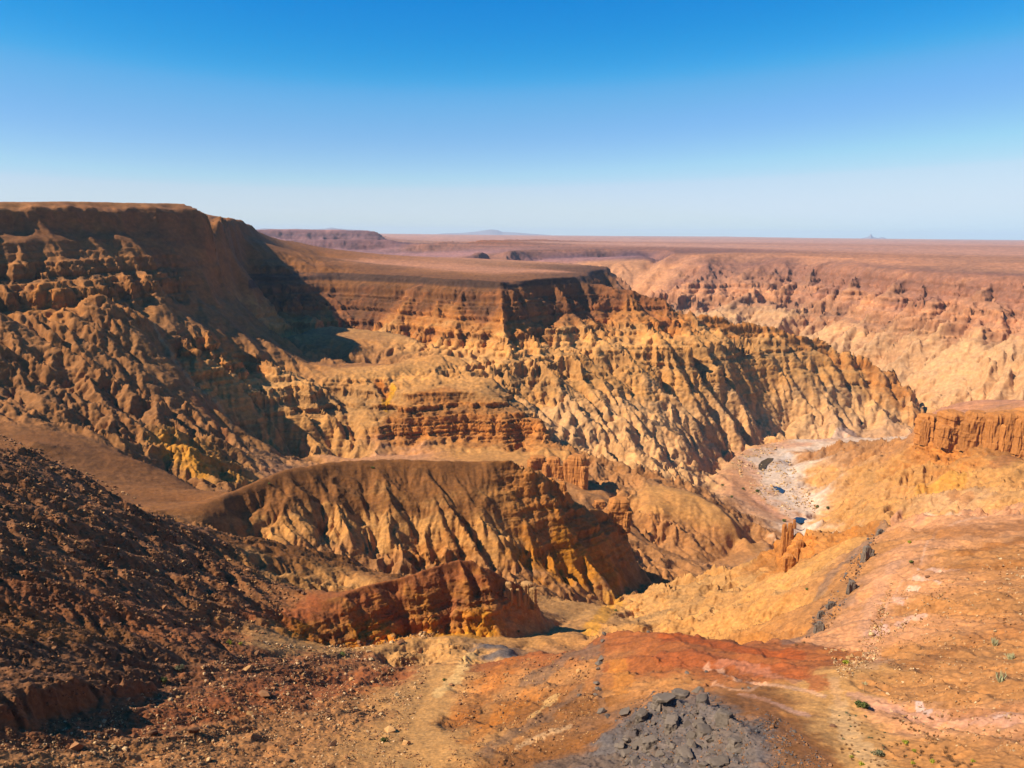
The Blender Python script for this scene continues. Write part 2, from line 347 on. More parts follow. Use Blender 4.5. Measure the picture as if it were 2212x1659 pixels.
# crag above the confluence and the country behind the shoulder
F('gully', 'talus', 'tan', (1700, None, 760, -318), (1800, None, 740, -310), (1900, None, 720, -300), (2050, None, 700, -285), (2212, None, 680, -275), (2450, None, 660, -270))
F('crag', 'crag', 'orange', (1676, 1150, 610), (1690, 1140, 600), (1714, 1128, 580), (1740, 1116, 570), (1793, 1105, 555), (1860, 1107, 530), (1911, 1114, 505))
F('crag', 'crag', 'orange', (1672, 1201, 590), (1685, 1220, 570), (1702, 1233, 555), (1730, 1232, 535))
F('crag', 'talus', 'tan', (1780, 1190, 490), (1840, 1150, 490))
F('ridge', 'gneiss', 'tan', (1525, 1210, 690), (1552, 1195, 690), (1615, 1199, 690), (1650, 1208, 680))
F('ridge', 'spur', 'buff', (1377, 1266, 590), (1412, 1243, 610), (1450, 1230, 625), (1481, 1220, 630), (1506, 1229, 620), (1552, 1231, 595), (1631, 1246, 560), (1690, 1238, 535))
F('ridge', 'crag', 'buff', (1366, 1300, 585), (1372, 1328, 560), (1420, 1320, 530))
F('gully', 'floor', 'buff', (1440, None, 740, -310), (1520, None, 720, -315), (1600, None, 780, -335))
F('ridge', 'spur', 'buff', (1450, 1320, 500), (1540, 1300, 470), (1620, 1290, 455), (1700, 1260, 470), (1760, 1230, 455))
F('ridge', 'spur', 'tan', (1330, 1345, 445), (1420, 1342, 425), (1520, 1345, 400), (1600, 1340, 390), (1680, 1320, 380), (1750, 1290, 370))
F('ridge', 'spur', 'orange', (1580, 1376, 340), (1650, 1374, 325), (1720, 1372, 300))
# hill with the dark cap, its crags, its foot
F('hill', 'smooth', 'brown', (430, 1090, 560), (480, 1072, 575), (520, 1054, 590), (570, 1028, 605), (620, 1010, 615), (720, 993, 635), (830, 987, 645), (950, 990, 650), (1060, 992, 655), (1110, 988, 660))
F('hill', 'dome', 'brown', (520, 1085, 575), (620, 1055, 595), (750, 1035, 618), (900, 1032, 628), (1040, 1040, 630))
F('hill', 'rock', 'orange', (1090, 1000, 650), (1150, 985, 665), (1200, 1010, 670), (1225, 1048, 690), (1290, 1085, 700), (1330, 1095, 720), (1348, 1115, 740))
F('hill', 'rock', 'orange', (1140, 1060, 645), (1200, 1085, 655), (1270, 1120, 670), (1330, 1150, 700), (1360, 1170, 725))
F('hill', 'flank', 'tan', (560, 1115, 560), (680, 1112, 580), (780, 1118, 590), (900, 1115, 596), (940, 1140, 592), (1020, 1135, 600), (1100, 1130, 612))
F('hill', 'knob', 'orange', (890, 1162, 582), (960, 1163, 585), (1010, 1155, 594))
F('hill', 'flank', 'slope', (500, 1145, 530), (620, 1165, 545), (720, 1183, 556), (800, 1215, 558), (890, 1237, 560), (1000, 1215, 578), (1100, 1215, 592), (1180, 1250, 588), (1250, 1298, 588), (1330, 1262, 640), (1400, 1226, 745), (1470, 1206, 840))
F('hill', 'flank', 'ochre', (1120, 1185, 605), (1200, 1205, 618), (1280, 1200, 650), (1360, 1195, 715))
# arched hill with the cliffs
F('hill', 'talus', 'rust', (660, 1322, 372), (703, 1312, 376), (750, 1281, 385), (796, 1262, 393), (859, 1250, 400), (937, 1219, 408), (980, 1206, 413), (1015, 1200, 416), (1056, 1206, 420), (1093, 1230, 425), (1134, 1251, 436), (1171, 1294, 452))
F('hill', 'crag', 'orange', (700, 1350, 368), (790, 1320, 382), (870, 1300, 392), (960, 1285, 400), (1050, 1270, 408), (1120, 1290, 425))
F('hill', 'crag', 'ochre', (660, 1390, 355), (720, 1396, 362), (790, 1388, 372), (850, 1375, 383), (900, 1366, 391), (960, 1362, 394), (1020, 1360, 398), (1060, 1352, 402))
F('hill', 'talus', 'slope', (1090, 1347, 406), (1140, 1332, 428), (1190, 1330, 462), (1235, 1338, 500))
F('gully', 'floor', 'buff', (560, 1394, 305), (700, 1404, 335), (800, 1398, 355), (890, 1376, 370), (980, 1373, 380), (1060, 1379, 392), (1150, 1375, 420), (1210, 1353, 470), (1250, 1332, 520), (1285, 1308, 562), (1340, None, 618, -281), (1420, None, 735, -312))
# brown knoll left of it
F('hill', 'dome', 'brown', (484, 1167, 452), (562, 1159, 472), (625, 1171, 482), (671, 1173, 490), (750, 1192, 500), (800, 1220, 500))
F('hill', 'flank', 'tan', (560, 1215, 440), (620, 1240, 440), (700, 1255, 440), (770, 1262, 450))
F('gully', 'rubble', 'brown', (560, 1232, 425), (609, 1256, 426), (687, 1272, 425), (765, 1270, 432), (830, 1250, 450))
# near left slope: an even scree slope falling to the right (distance from the plane LEFT_PLANE)
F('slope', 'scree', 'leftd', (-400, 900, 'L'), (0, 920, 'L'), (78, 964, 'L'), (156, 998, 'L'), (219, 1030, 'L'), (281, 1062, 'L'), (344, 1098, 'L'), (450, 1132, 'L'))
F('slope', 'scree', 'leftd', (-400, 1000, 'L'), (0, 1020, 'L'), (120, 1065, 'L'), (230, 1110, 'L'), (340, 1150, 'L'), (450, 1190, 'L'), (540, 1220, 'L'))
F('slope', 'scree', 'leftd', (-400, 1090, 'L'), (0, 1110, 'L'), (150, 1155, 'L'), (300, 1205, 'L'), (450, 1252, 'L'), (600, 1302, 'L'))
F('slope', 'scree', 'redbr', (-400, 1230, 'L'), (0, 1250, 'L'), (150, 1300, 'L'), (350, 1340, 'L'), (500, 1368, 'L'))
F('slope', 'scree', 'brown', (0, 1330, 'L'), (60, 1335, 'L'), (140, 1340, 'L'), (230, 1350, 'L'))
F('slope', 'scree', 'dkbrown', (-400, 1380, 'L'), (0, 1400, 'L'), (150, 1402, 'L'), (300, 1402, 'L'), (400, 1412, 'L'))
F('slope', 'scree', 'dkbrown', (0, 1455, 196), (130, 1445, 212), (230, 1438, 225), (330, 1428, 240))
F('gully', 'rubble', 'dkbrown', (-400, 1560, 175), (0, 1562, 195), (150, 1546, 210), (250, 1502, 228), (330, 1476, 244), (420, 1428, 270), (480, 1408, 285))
# rubble slope in the foreground
F('slope', 'rubble', 'redbr', (0, 1585, 190), (200, 1552, 206), (330, 1492, 236), (480, 1418, 278), (600, 1414, 300), (800, 1414, 338))
F('slope', 'rubble', 'rust', (300, 1560, 210), (500, 1500, 238), (700, 1470, 272), (850, 1450, 298))
F('slope', 'rubble', 'slope', (-400, 1640, 165), (0, 1640, 176), (250, 1620, 188), (450, 1600, 200), (650, 1560, 222), (800, 1530, 236))
F('slope', 'rubble', 'slope', (-400, 1740, 138), (0, 1720, 150), (250, 1700, 155), (450, 1700, 158), (700, 1690, 160), (850, 1680, 162))
# pale spur and the gully beside it
F('ridge', 'spur', 'buff', (853, 1420, 335), (900, 1388, 352), (931, 1376, 360), (990, 1379, 352), (1009, 1400, 336), (1034, 1423, 318))
F('ridge', 'smooth', 'grey', (1060, 1385, 358), (1110, 1395, 348), (1090, 1410, 325))
F('gully', 'floor', 'buff', (960, 1440, 300), (937, 1470, 280), (906, 1532, 240), (880, 1580, 212), (900, 1640, 180), (930, 1720, 150))
# red knoll and the near spur
F('hill', 'talus', 'rust', (1046, 1422, 305), (1109, 1407, 296), (1171, 1395, 288), (1256, 1391, 280), (1299, 1360, 278), (1349, 1351, 272), (1400, 1350, 268), (1443, 1351, 262), (1490, 1360, 256), (1552, 1379, 248), (1631, 1391, 238), (1728, 1401, 224), (1790, 1408, 214), (1833, 1428, 205))
F('hill', 'dome', 'rust', (1330, 1420, 236), (1420, 1410, 232), (1500, 1420, 222), (1600, 1430, 212), (1720, 1450, 200))
F('hill', 'rubble', 'slope', (1020, 1480, 268), (1120, 1470, 254), (1220, 1450, 244), (1290, 1440, 236))
F('hill', 'rubble', 'brown', (980, 1560, 220), (1100, 1540, 215), (1200, 1520, 208), (1290, 1510, 200))
F('hill', 'rubble', 'brown', (1000, 1680, 160), (1150, 1640, 168), (1280, 1600, 168))
F('hill', 'dome', 'slope', (1310, 1490, 205), (1380, 1470, 205), (1450, 1465, 202))
F('hill', 'crag', 'grey', (1365, 1515, 166), (1430, 1493, 167), (1500, 1491, 165), (1570, 1521, 157), (1612, 1571, 144))
F('hill', 'crag', 'grey', (1330, 1580, 160), (1420, 1590, 152), (1520, 1600, 146), (1600, 1640, 134))
F('hill', 'crag', 'grey', (1330, 1720, 122), (1450, 1720, 118), (1560, 1720, 116))
F('hill', 'smooth', 'brown', (1600, 1500, 178), (1690, 1560, 156), (1760, 1620, 142), (1800, 1680, 132))
F('gully', 'floor', 'buff', (1833, 1432, 203), (1800, 1466, 190), (1812, 1510, 174), (1806, 1560, 160), (1830, 1620, 144), (1870, 1680, 130))
# behind the near spur
F('gully', 'talus', 'slope', (1130, None, 350, -190), (1220, None, 340, -186), (1320, None, 335, -186), (1420, None, 330, -182), (1520, None, 310, -168), (1620, None, 290, -150))
# right shoulder
F('shoulder', 'dome', 'pink', (1924, 1118, 445), (1943, 1105, 445), (1974, 1099, 445), (2021, 1100, 440), (2100, 1098, 445), (2212, 1094, 450), (2450, 1085, 450))
F('shoulder', 'talus', 'slope', (1895, 1152, 425), (1862, 1200, 392), (1830, 1240, 368), (1790, 1282, 345), (1772, 1340, 305), (1725, 1378, 282))
F('shoulder', 'dome', 'pink', (1950, 1160, 390), (1930, 1220, 350), (1890, 1280, 305), (1860, 1340, 265), (1840, 1390, 232))
F('shoulder', 'dome', 'slope', (2050, 1180, 360), (2212, 1190, 345), (2450, 1190, 345))
F('shoulder', 'dome', 'slope', (1980, 1280, 285), (2100, 1280, 282), (2212, 1280, 280), (2450, 1280, 275))
F('shoulder', 'dome', 'slope', (1900, 1400, 220), (2000, 1390, 222), (2100, 1390, 220), (2212, 1390, 218), (2450, 1390, 215))
F('shoulder', 'dome', 'slope', (1870, 1470, 186), (2000, 1480, 180), (2100, 1480, 178), (2212, 1480, 176), (2450, 1480, 172))
F('shoulder', 'dome', 'pink', (1880, 1530, 166), (2000, 1540, 161), (2100, 1545, 158), (2212, 1540, 158), (2450, 1530, 158))
F('shoulder', 'dome', 'slope', (1950, 1620, 142), (2100, 1620, 142), (2212, 1620, 140), (2450, 1620, 140))
F('shoulder', 'dome', 'slope', (1950, 1720, 122), (2100, 1720, 122), (2212, 1720, 120), (2450, 1720, 120))
# slope right below the look-out (out of the picture)
F('slope', 'rubble', 'slope', (-400, None, 60, -52), (300, None, 60, -56), (1106, None, 60, -56), (1900, None, 60, -55), (2450, None, 60, -55))
F('slope', 'rubble', 'slope', (-400, None, 20, -22), (300, None, 20, -24), (1106, None, 20, -24), (1900, None, 20, -24), (2450, None, 20, -24))
F('slope', 'rubble', 'slope', (-400, None, 5, -6), (1106, None, 5, -6), (2450, None, 5, -6))

# ------------------------------------------------------------------ interpolate the survey into a height field
def land_form(reg, pts):
    """which mesa, hill, wall ... a survey line belongs to"""
    ok = [p for p in pts if p[0] > -100]
    mx = sum(p[0] for p in ok) / len(ok)
    rr = [p[2] if isinstance(p[2], (int, float)) else (300 if p[2] == 'L' else p[3] / ray(p[0], p[1])[1]) for p in ok]
    mr = sum(rr) / len(rr)
    if reg == 'mesa':
        return 'mesa:far' if mr > 4000 else 'mesa:left' if mx < 480 else 'mesa:table'
    if reg == 'canyon_wall':
        return 'canyon_wall:far' if mr > 2100 else 'canyon_wall:left' if mx < 450 else 'canyon_wall:table'
    if reg == 'hill':
        return 'hill:flank' if mr > 1300 else 'hill:capped' if mr > 520 else 'hill:knoll' if mx < 750 and mr > 430 else 'hill:arched' if mr > 350 else 'hill:red'
    if reg == 'ridge':
        return ('ridge:ribs' if mx < 420 else 'ridge:shelf' if mx < 1190 and mr > 1000 else 'ridge:river' if mr > 850 else 'ridge:near' if mr < 362 and mx < 1120 else 'ridge:pale')
    if reg == 'slope':
        return 'slope:scree' if any(p[2] == 'L' for p in pts) else 'slope:rubble'
    return reg


FORM_LABEL = {'mesa:far': 'far two-tiered mesa on the left horizon', 'mesa:left': 'high flat-topped dark mesa at the upper left', 'mesa:table': 'flat brown table mountain in the middle distance',
              'canyon_wall:far': 'far layered canyon wall at right', 'canyon_wall:left': 'shaded cliff and banded spurs below the left mesa', 'canyon_wall:table': 'gullied orange wall below the table mountain',
              'hill:flank': 'brown slope running down from the left mesa', 'hill:capped': 'rounded hill with a dark brown cap and ribbed flank', 'hill:knoll': 'small brown knoll between scree and arched hill',
              'hill:arched': 'arched hill with orange cliffs in its face', 'hill:red': 'red-topped near knoll with a grey outcrop', 'ridge:ribs': 'rocky ribs below the left wall',
              'ridge:shelf': 'stepped orange rock shelf in front of the table mountain', 'ridge:river': 'brown spur going down to the river bed', 'ridge:near': 'pale near spur beside the stony gully',
              'ridge:pale': 'pale tan spurs above the gorge', 'slope:scree': 'dark scree slope at the left', 'slope:rubble': 'rubble slope in the foreground', 'plain': 'wide pinkish plain to the horizon',
              'canyon_floor': 'hidden floor of the far canyon', 'gully': 'dry gullies and washes between the hills', 'river_bed': 'pale gravel river bed with pools', 'promontory': 'tan slope with a cliff band at the right',
              'crag': 'orange cliff above the confluence', 'shoulder': 'smooth orange-brown shoulder at the right'}
FEATS = [(land_form(f[0], f[3]),) + f[1:] for f in FEATS]
REG = sorted({f[0] for f in FEATS})
STEP = 0.010
pt, pu, pz, pa, preg = [], [], [], [], []
for reg, sty, col, pts in FEATS:
    P = []
    for p in pts:
        th, tan = ray(p[0], p[1] if p[1] is not None else 505.0)
        if p[1] is None:
            r, z = p[2], p[3]
        elif p[2] == 'L':                        # on the plane of the left scree slope
            r = (-95 - 0.62 * 163 + 0.30 * 252) / (tan + 0.62 * math.sin(th) + 0.30 * math.cos(th)); z = r * tan
        elif p[2] is None:
            z = p[3]; r = z / tan
        else:
            r = p[2]; z = r * tan
        P.append((th, math.log(r), z))
    Q = [P[0]]
    for a, b in zip(P[:-1], P[1:]):
        n = max(1, int(math.hypot(b[0] - a[0], b[1] - a[1]) / STEP + 0.5))
        if a[1] > 8.9 or a[1] < 4.2:
            n = max(1, n // 3)
        ra, rb = math.exp(a[1]), math.exp(b[1])
        for k in range(1, n + 1):
            f = k / n
            Q.append((a[0] + f * (b[0] - a[0]), a[1] + f * (b[1] - a[1]), a[2] + f * (b[2] - a[2])))
    for q in Q:
        pt.append(q[0]); pu.append(q[1]); pz.append(q[2]); pa.append(list(sty) + list(col)); preg.append(REG.index(reg))
pt = np.array(pt); pu = np.array(pu); pz = np.array(pz); pa = np.array(pa); preg = np.array(preg)
NP_ = len(pt)
print('survey points', NP_, 't', round(time.time() - T0, 1))

TH0, TH1 = math.radians(-39.5), math.radians(39.5)
CS = 0.004
ct = np.arange(TH0 - 2 * CS, TH1 + 2 * CS, CS)
cu = np.arange(1.2, 10.8, CS)
NCU, NCT = len(cu), len(ct)


def membrane():
    """height of a membrane stretched over the survey lines (no overshoot), coarse to fine"""
    prev = None
    for f in (48, 24, 12, 6, 3, 1):
        nu_, nt_ = (NCU + f - 1) // f, (NCT + f - 1) // f
        gi = np.clip(np.rint((pu - cu[0]) / (CS * f) - 0.5 + 0.5 / f).astype(int), 0, nu_ - 1)
        gj = np.clip(np.rint((pt - ct[0]) / (CS * f) - 0.5 + 0.5 / f).astype(int), 0, nt_ - 1)
        k = gi * nt_ + gj
        cnt = np.bincount(k, minlength=nu_ * nt_).reshape(nu_, nt_)
        val = np.bincount(k, weights=pz, minlength=nu_ * nt_).reshape(nu_, nt_)
        fix = cnt > 0
        val = val / np.maximum(cnt, 1)
        if prev is None:
            g = np.full((nu_, nt_), pz.mean())
        else:
            a = np.linspace(0, prev.shape[0] - 1, nu_); b = np.linspace(0, prev.shape[1] - 1, nt_)
            g = np.stack([np.interp(a, np.arange(prev.shape[0]), prev[:, m]) for m in range(prev.shape[1])], 1)
            g = np.stack([np.interp(b, np.arange(prev.shape[1]), g[m]) for m in range(nu_)], 0)
        g = np.where(fix, val, g).astype(np.float32)
        ch = (np.add.outer(np.arange(nu_), np.arange(nt_)) % 2).astype(bool)
        for it in range(110 if f > 1 else 70):
            for par_ in (ch, ~ch):
                p_ = np.pad(g, 1, mode='edge')
                av = 0.25 * (p_[:-2, 1:-1] + p_[2:, 1:-1] + p_[1:-1, :-2] + p_[1:-1, 2:])
                g = np.where(par_ & ~fix, g + F4(1.5) * (av - g), g)
        prev = g
    return prev


cz = membrane()
ptf, puf, paf = pt.astype(F4), pu.astype(F4), pa.astype(F4)
AS = 3                                           # attributes on every second node
cu2, ct2 = cu[::AS], ct[::AS]


def attrs(rows):
    g_t = np.broadcast_to(ct2.astype(F4)[None], (len(rows), len(ct2))).ravel()
    g_u = np.repeat(rows.astype(F4), len(ct2))
    at = np.empty((len(g_t), 7), F4); rg = np.empty(len(g_t), F4)
    for s in range(0, len(g_t), 1500):
        d2 = (g_t[s:s + 1500, None] - ptf) ** 2 + (g_u[s:s + 1500, None] - puf) ** 2
        rg[s:s + 1500] = preg[np.argmin(d2, axis=1)]
        w = 1.0 / (d2 + F4(5e-5)) ** 2
        at[s:s + 1500] = (w @ paf) / w.sum(1, keepdims=True)
    sh = (len(rows), len(ct2))
    return at.reshape(sh + (7,)), rg.reshape(sh)


cat_, crg = par(attrs, cu2, n=32)
cz = blur(blur(cz, 1, 0), 1, 1) * 0.75 + cz * 0.25
print('coarse field', cz.shape, 't', round(time.time() - T0, 1))


def cubic_up(a, src, dst, axis):
    """Catmull-Rom resampling along one axis (src may be unevenly spaced)"""
    f = np.interp(dst, src, np.arange(len(src)))
    i = np.clip(np.floor(f).astype(int), 0, len(src) - 2)
    t = (f - i).astype(F4)
    shp = [1] * a.ndim; shp[axis] = len(dst)
    t = t.reshape(shp)
    g = lambda k: np.take(a, np.clip(i + k, 0, len(src) - 1), axis=axis)
    p0, p1, p2, p3 = g(-1), g(0), g(1), g(2)
    return p1 + 0.5 * t * (p2 - p0 + t * (2 * p0 - 5 * p1 + 4 * p2 - p3 + t * (3 * (p1 - p2) + p3 - p0)))


NT = 1170
th = np.linspace(TH0, TH1, NT)
uu = np.concatenate([np.linspace(1.31, 4.58, 50), np.arange(4.6, 7.75, 0.0022), np.arange(7.75, 9.2, 0.0036), np.linspace(9.21, 10.69, 90)])
NU = len(uu)
z0 = cubic_up(cubic_up(cz, cu, uu, 0), ct, th, 1).astype(F4)
rows_i = np.interp(uu, cu2, np.arange(len(cu2)))
cols_i = np.interp(th, ct2, np.arange(len(ct2)))


def lin_up(a):
    i = np.clip(np.floor(rows_i).astype(int), 0, len(cu2) - 2); t = (rows_i - i).astype(F4)[:, None]
    b = a[i] * (1 - t) + a[i + 1] * t
    j = np.clip(np.floor(cols_i).astype(int), 0, len(ct2) - 2); t = (cols_i - j).astype(F4)[None]
    return b[:, j] * (1 - t) + b[:, j + 1] * t


sty_g, sty_t, sty_c, sty_r = [lin_up(cat_[..., k]).astype(F4) for k in range(4)]
TH = np.broadcast_to(th.astype(F4)[None], (NU, NT))
UU = np.broadcast_to(uu.astype(F4)[:, None], (NU, NT))
RR = np.exp(UU)

# wander of the rims and slopes (domain warp)
rid = np.interp(np.linspace(uu[0], uu[-1], 20000), uu, np.arange(NU))


def warp(tt, u_, a):
    k = 0.35 + 0.65 * a
    wx = k * (0.0055 * perlin(tt / 0.06, u_ / 0.06, 31) + 0.0030 * perlin(tt / 0.022, u_ / 0.022, 32) + 0.0014 * perlin(tt / 0.008, u_ / 0.008, 35))
    wy = k * (0.0085 * perlin(tt / 0.06, u_ / 0.06, 33) + 0.0050 * perlin(tt / 0.022, u_ / 0.022, 34) + 0.0024 * perlin(tt / 0.008, u_ / 0.008, 36))
    return tt + wx, u_ + wy


wt_, wu_ = par(warp, TH, UU, np.maximum(sty_t, sty_c))


def sample(tt, u_):
    fi = np.interp(u_, uu, np.arange(NU)).astype(F4)
    fj = np.clip((tt - F4(TH0)) / F4((TH1 - TH0) / (NT - 1)), 0, NT - 1.001)
    i = np.clip(np.floor(fi).astype(np.int32), 0, NU - 2); a = fi - i
    j = np.floor(fj).astype(np.int32); b = fj - j
    return (z0[i, j] * (1 - b) + z0[i, j + 1] * b) * (1 - a) + (z0[i + 1, j] * (1 - b) + z0[i + 1, j + 1] * b) * a


z = par(sample, wt_.astype(F4), wu_.astype(F4)).astype(F4)
del wt_, wu_

# erosion: gullies and spurs running down the slopes, each octave branching off the one before
zb = blur(blur(blur(blur(z, 5, 0), 8, 1), 5, 0), 8, 1)
gu = np.gradient(zb, uu, axis=0).astype(F4) / RR
gt = np.gradient(zb, th, axis=1).astype(F4) / RR
slope0 = np.sqrt(gu * gu + gt * gt)
add = np.zeros_like(z)
for k, (lam, amp) in enumerate(((0.080, 0.13), (0.042, 0.20), (0.021, 0.20), (0.0108, 0.17), (0.0055, 0.11))):
    def eros(tt, u_, r_, gu_, gt_, sg, sc):
        s = np.sqrt(gu_ * gu_ + gt_ * gt_) + F4(1e-4)
        dx, dy = -gt_ / s, -gu_ / s
        jx = perlin(tt / F4(lam * 3.2), u_ / F4(lam * 3.2), 150 + k); jy = perlin(tt / F4(lam * 3.2), u_ / F4(lam * 3.2), 160 + k)
        c, sn = stripes(tt / F4(lam) + F4(0.9) * jx, u_ / F4(lam) + F4(0.9) * jy, dx, dy, 50 + k)
        m = sg * sstep(0.06, 0.45, s)
        a = F4(lam * amp) * m * np.clip(1.0 + 1.0 * perlin(tt / F4(lam * 2.3), u_ / F4(lam * 2.3), 170 + k), 0.25, 1.8).astype(F4)
        mag = np.minimum(1, np.sqrt(c * c + sn * sn))
        tri = (1.0 - np.abs(np.arctan2(sn, c)) * F4(2 / np.pi)) * mag          # sharp crests, V-shaped furrows
        c = (0.25 * c + 0.75 * tri).astype(F4)
        dg = -a * sn * F4(2 * np.pi / lam)
        return r_ * a * (c - F4(0.8)) * F4(0.85), gt_ + dg * -dy * 0.8, gu_ + dg * dx * 0.8
    da, gt, gu = par(eros, TH, UU, RR, gu, gt, sty_g, sty_c)
    add += da
z = z + add
del add, da, zb
print('erosion t', round(time.time() - T0, 1))

# crags and blocky outcrops
def crag(z_, tt, u_, r_, sc, sl, sr):
    n = fbm(tt / F4(0.034), u_ / F4(0.034), 4, 81, 0.50, ridged=True) - F4(0.75)
    f1, f2, cid = cells(tt / F4(0.016) + 0.35 * n, u_ / F4(0.016) + 0.2 * n, 5)
    blk = (_RX[cid] - 0.5) * sstep(0.03, 0.22, f2 - f1)
    m = sc * (0.10 + sstep(0.15, 0.9, sl))
    out = z_ + r_ * m * (F4(0.0021) * n + F4(0.0016) * blk)
    n2 = fbm(tt / F4(0.012), u_ / F4(0.012), 3, 91, 0.55)
    out = out + r_ * F4(0.0011) * n2 * np.maximum(0, 0.5 * sc + 0.9 * sr - 0.12) * sstep(0.03, 0.25, sl)
    return out.astype(F4)


z = par(crag, z, TH, UU, RR, sty_c, slope0, sty_r)
# bedding: hard ledges and soft slopes
rs = np.random.default_rng(3)


def beds(lo, hi, tmin, tmax, hard_in=0.22, hard_out=0.70):
    xs, ys, br = [lo], [lo], []
    zz = lo
    while zz < hi:
        t = rs.uniform(tmin, tmax)
        xs += [zz + t * (1 - hard_in), zz + t]
        ys += [zz + t * (1 - hard_out), zz + t]
        br += [rs.normal(), rs.normal()]
        zz += t
    return np.array(xs), np.array(ys), np.array(br + [0.0])


BED1 = beds(-480, 120, 20, 44)
BED2 = beds(-480, 120, 6.0, 15.0, 0.22, 0.66)
BED3 = beds(-480, 120, 1.8, 4.8, 0.24, 0.66)


def dip(tt, u_, r_):
    return (perlin(tt / 0.30, u_ / 0.30, 71) * 0.010 + perlin(tt / 0.05, u_ / 0.05, 72) * 0.0018) * r_ * np.minimum(1, 900 / r_)


def bedding(z_, tt, u_, r_, st, sl):
    dz = dip(tt, u_, r_)
    zz = z_ + dz
    m = st * sstep(0.10, 0.45, sl)
    w1 = m * 0.6 * sstep(800, 1300, r_)
    zz = zz + w1 * (np.interp(zz, BED1[0], BED1[1]).astype(F4) - zz)
    w2 = m * 0.9 * sstep(250, 700, r_) * (1 - 0.3 * sstep(3500, 6000, r_))
    zz = zz + w2 * (np.interp(zz, BED2[0], BED2[1]).astype(F4) - zz)
    w3 = m * 0.85 * (1 - sstep(1100, 1900, r_))
    zz = zz + w3 * (np.interp(zz, BED3[0], BED3[1]).astype(F4) - zz)
    return (zz - dz).astype(F4)


z = par(bedding, z, TH, UU, RR, sty_t, slope0)


print('bedding and crags t', round(time.time() - T0, 1))

# ------------------------------------------------------------------ uneven rows: more where the ground is steep
NR = 1120
zs = blur(blur(z, 2, 0), 3, 1)
el = zs / RR                                     # steepness of the line of sight from the look-out
top = np.maximum.accumulate(el[uu > 4.4], axis=0)
seen = np.zeros_like(el)
seen[uu > 4.4] = np.diff(top, axis=0, prepend=top[:1])
faces = np.maximum(0, np.diff(el, axis=0, prepend=el[:1]))
faces[uu < 4.4] = 0
ds = blur(seen, 4, 1) + 0.18 * faces + 0.035 * np.gradient(uu).astype(F4)[:, None] * np.where(uu < 4.4, 0.15, 1)[:, None]
S = np.cumsum(ds, axis=0)
S = (S - S[0]) / (S[-1] - S[0])
S = blur(S, 6, 1)
S = S / S[-1:]
q = np.linspace(0, 1, NR)
U2 = np.empty((NR, NT)); Z2 = np.empty((NR, NT)); I2 = np.empty((NR, NT))
ar = np.arange(NU)
for j in range(NT):
    I2[:, j] = np.interp(q, S[:, j], ar)
    U2[:, j] = np.interp(I2[:, j], ar, uu)
    Z2[:, j] = np.interp(I2[:, j], ar, z[:, j])
U2 = U2.astype(F4); Z2 = Z2.astype(F4)
R2 = np.exp(U2)
T2 = np.broadcast_to(th.astype(F4)[None], (NR, NT))


def take(a):
    i = np.clip(np.floor(I2).astype(np.int32), 0, NU - 2); t = (I2 - i).astype(F4)
    j = np.arange(NT)[None]
    return a[i, j] * (1 - t) + a[i + 1, j] * t


G_ = take(sty_g); TT_ = take(sty_t); C_ = take(sty_c); R_ = take(sty_r)


V2 = (0.55 * U2 + Z2 / R2).astype(F4)           # coordinate that runs up a face as well as along the ground
X2 = (R2 * np.sin(T2)).astype(F4); Y2 = (R2 * np.cos(T2)).astype(F4)


def normals():
    P = np.stack([X2, Y2, Z2], -1)
    a = np.gradient(P, axis=1); b = np.gradient(P, axis=0)
    n = np.cross(a, b)
    n /= np.maximum(np.linalg.norm(n, axis=-1, keepdims=True), 1e-9)
    return n.astype(F4)


NRM = normals()
STEEP = 1.0 - np.clip(NRM[..., 2], 0, 1)


def relief(z_, tt, u_, v_, r_, st, sc, sr, sp):
    """thickness of rock to add along the normal"""
    zz = z_ + dip(tt, u_, r_)
    b2 = BED2[2][np.clip(np.searchsorted(BED2[0], zz), 0, len(BED2[2]) - 1)]
    b3 = BED3[2][np.clip(np.searchsorted(BED3[0], zz), 0, len(BED3[2]) - 1)]
    s1 = sstep(0.12, 0.45, sp)
    ledge = (0.0012 * b2 * sstep(250, 700, r_) + 0.0011 * b3 * (1 - sstep(1300, 2200, r_))) * st
    flute = perlin(tt / F4(0.0065), v_ / F4(0.040), 111) + 0.6 * perlin(tt / F4(0.0030), v_ / F4(0.020), 112)
    n = fbm(tt / F4(0.020), v_ / F4(0.020), 4, 113, 0.55, ridged=True) - F4(0.8)
    f1, f2, cid = cells(tt / F4(0.0085) + 0.3 * n, v_ / F4(0.0085), 15)
    blk = (_RX[cid] - 0.5) * sstep(0.02, 0.16, f2 - f1) - 0.5 * (1 - sstep(0.0, 0.12, f2 - f1))
    out = s1 * (ledge + F4(0.0007) * flute * np.maximum(st, sc) + sc * (F4(0.0012) * n + F4(0.0012) * blk))
    m = fbm(tt / F4(0.0060), v_ / F4(0.0060), 3, 114, 0.62)
    out = out + F4(0.00052) * m * np.maximum(0.0, 1.2 * sc + 0.9 * sr + 0.4 * st - 0.1)
    g1, g2, gid = cells(tt / F4(0.0042), v_ / F4(0.0030), 9)
    out = out + F4(0.0026) * np.maximum(0, 0.55 - g1) * (_RY[gid] ** 2) * sr
    return (r_ * out).astype(F4)


OFF = par(relief, Z2, T2, U2, V2, R2, TT_, C_, R_, STEEP)
OFF = OFF * sstep(60, 110, R2)
X2 = X2 + NRM[..., 0] * OFF; Y2 = Y2 + NRM[..., 1] * OFF; Z2 = Z2 + NRM[..., 2] * OFF
print('S', S.shape)
print('rows', NR, 'cols', NT, 't', round(time.time() - T0, 1))


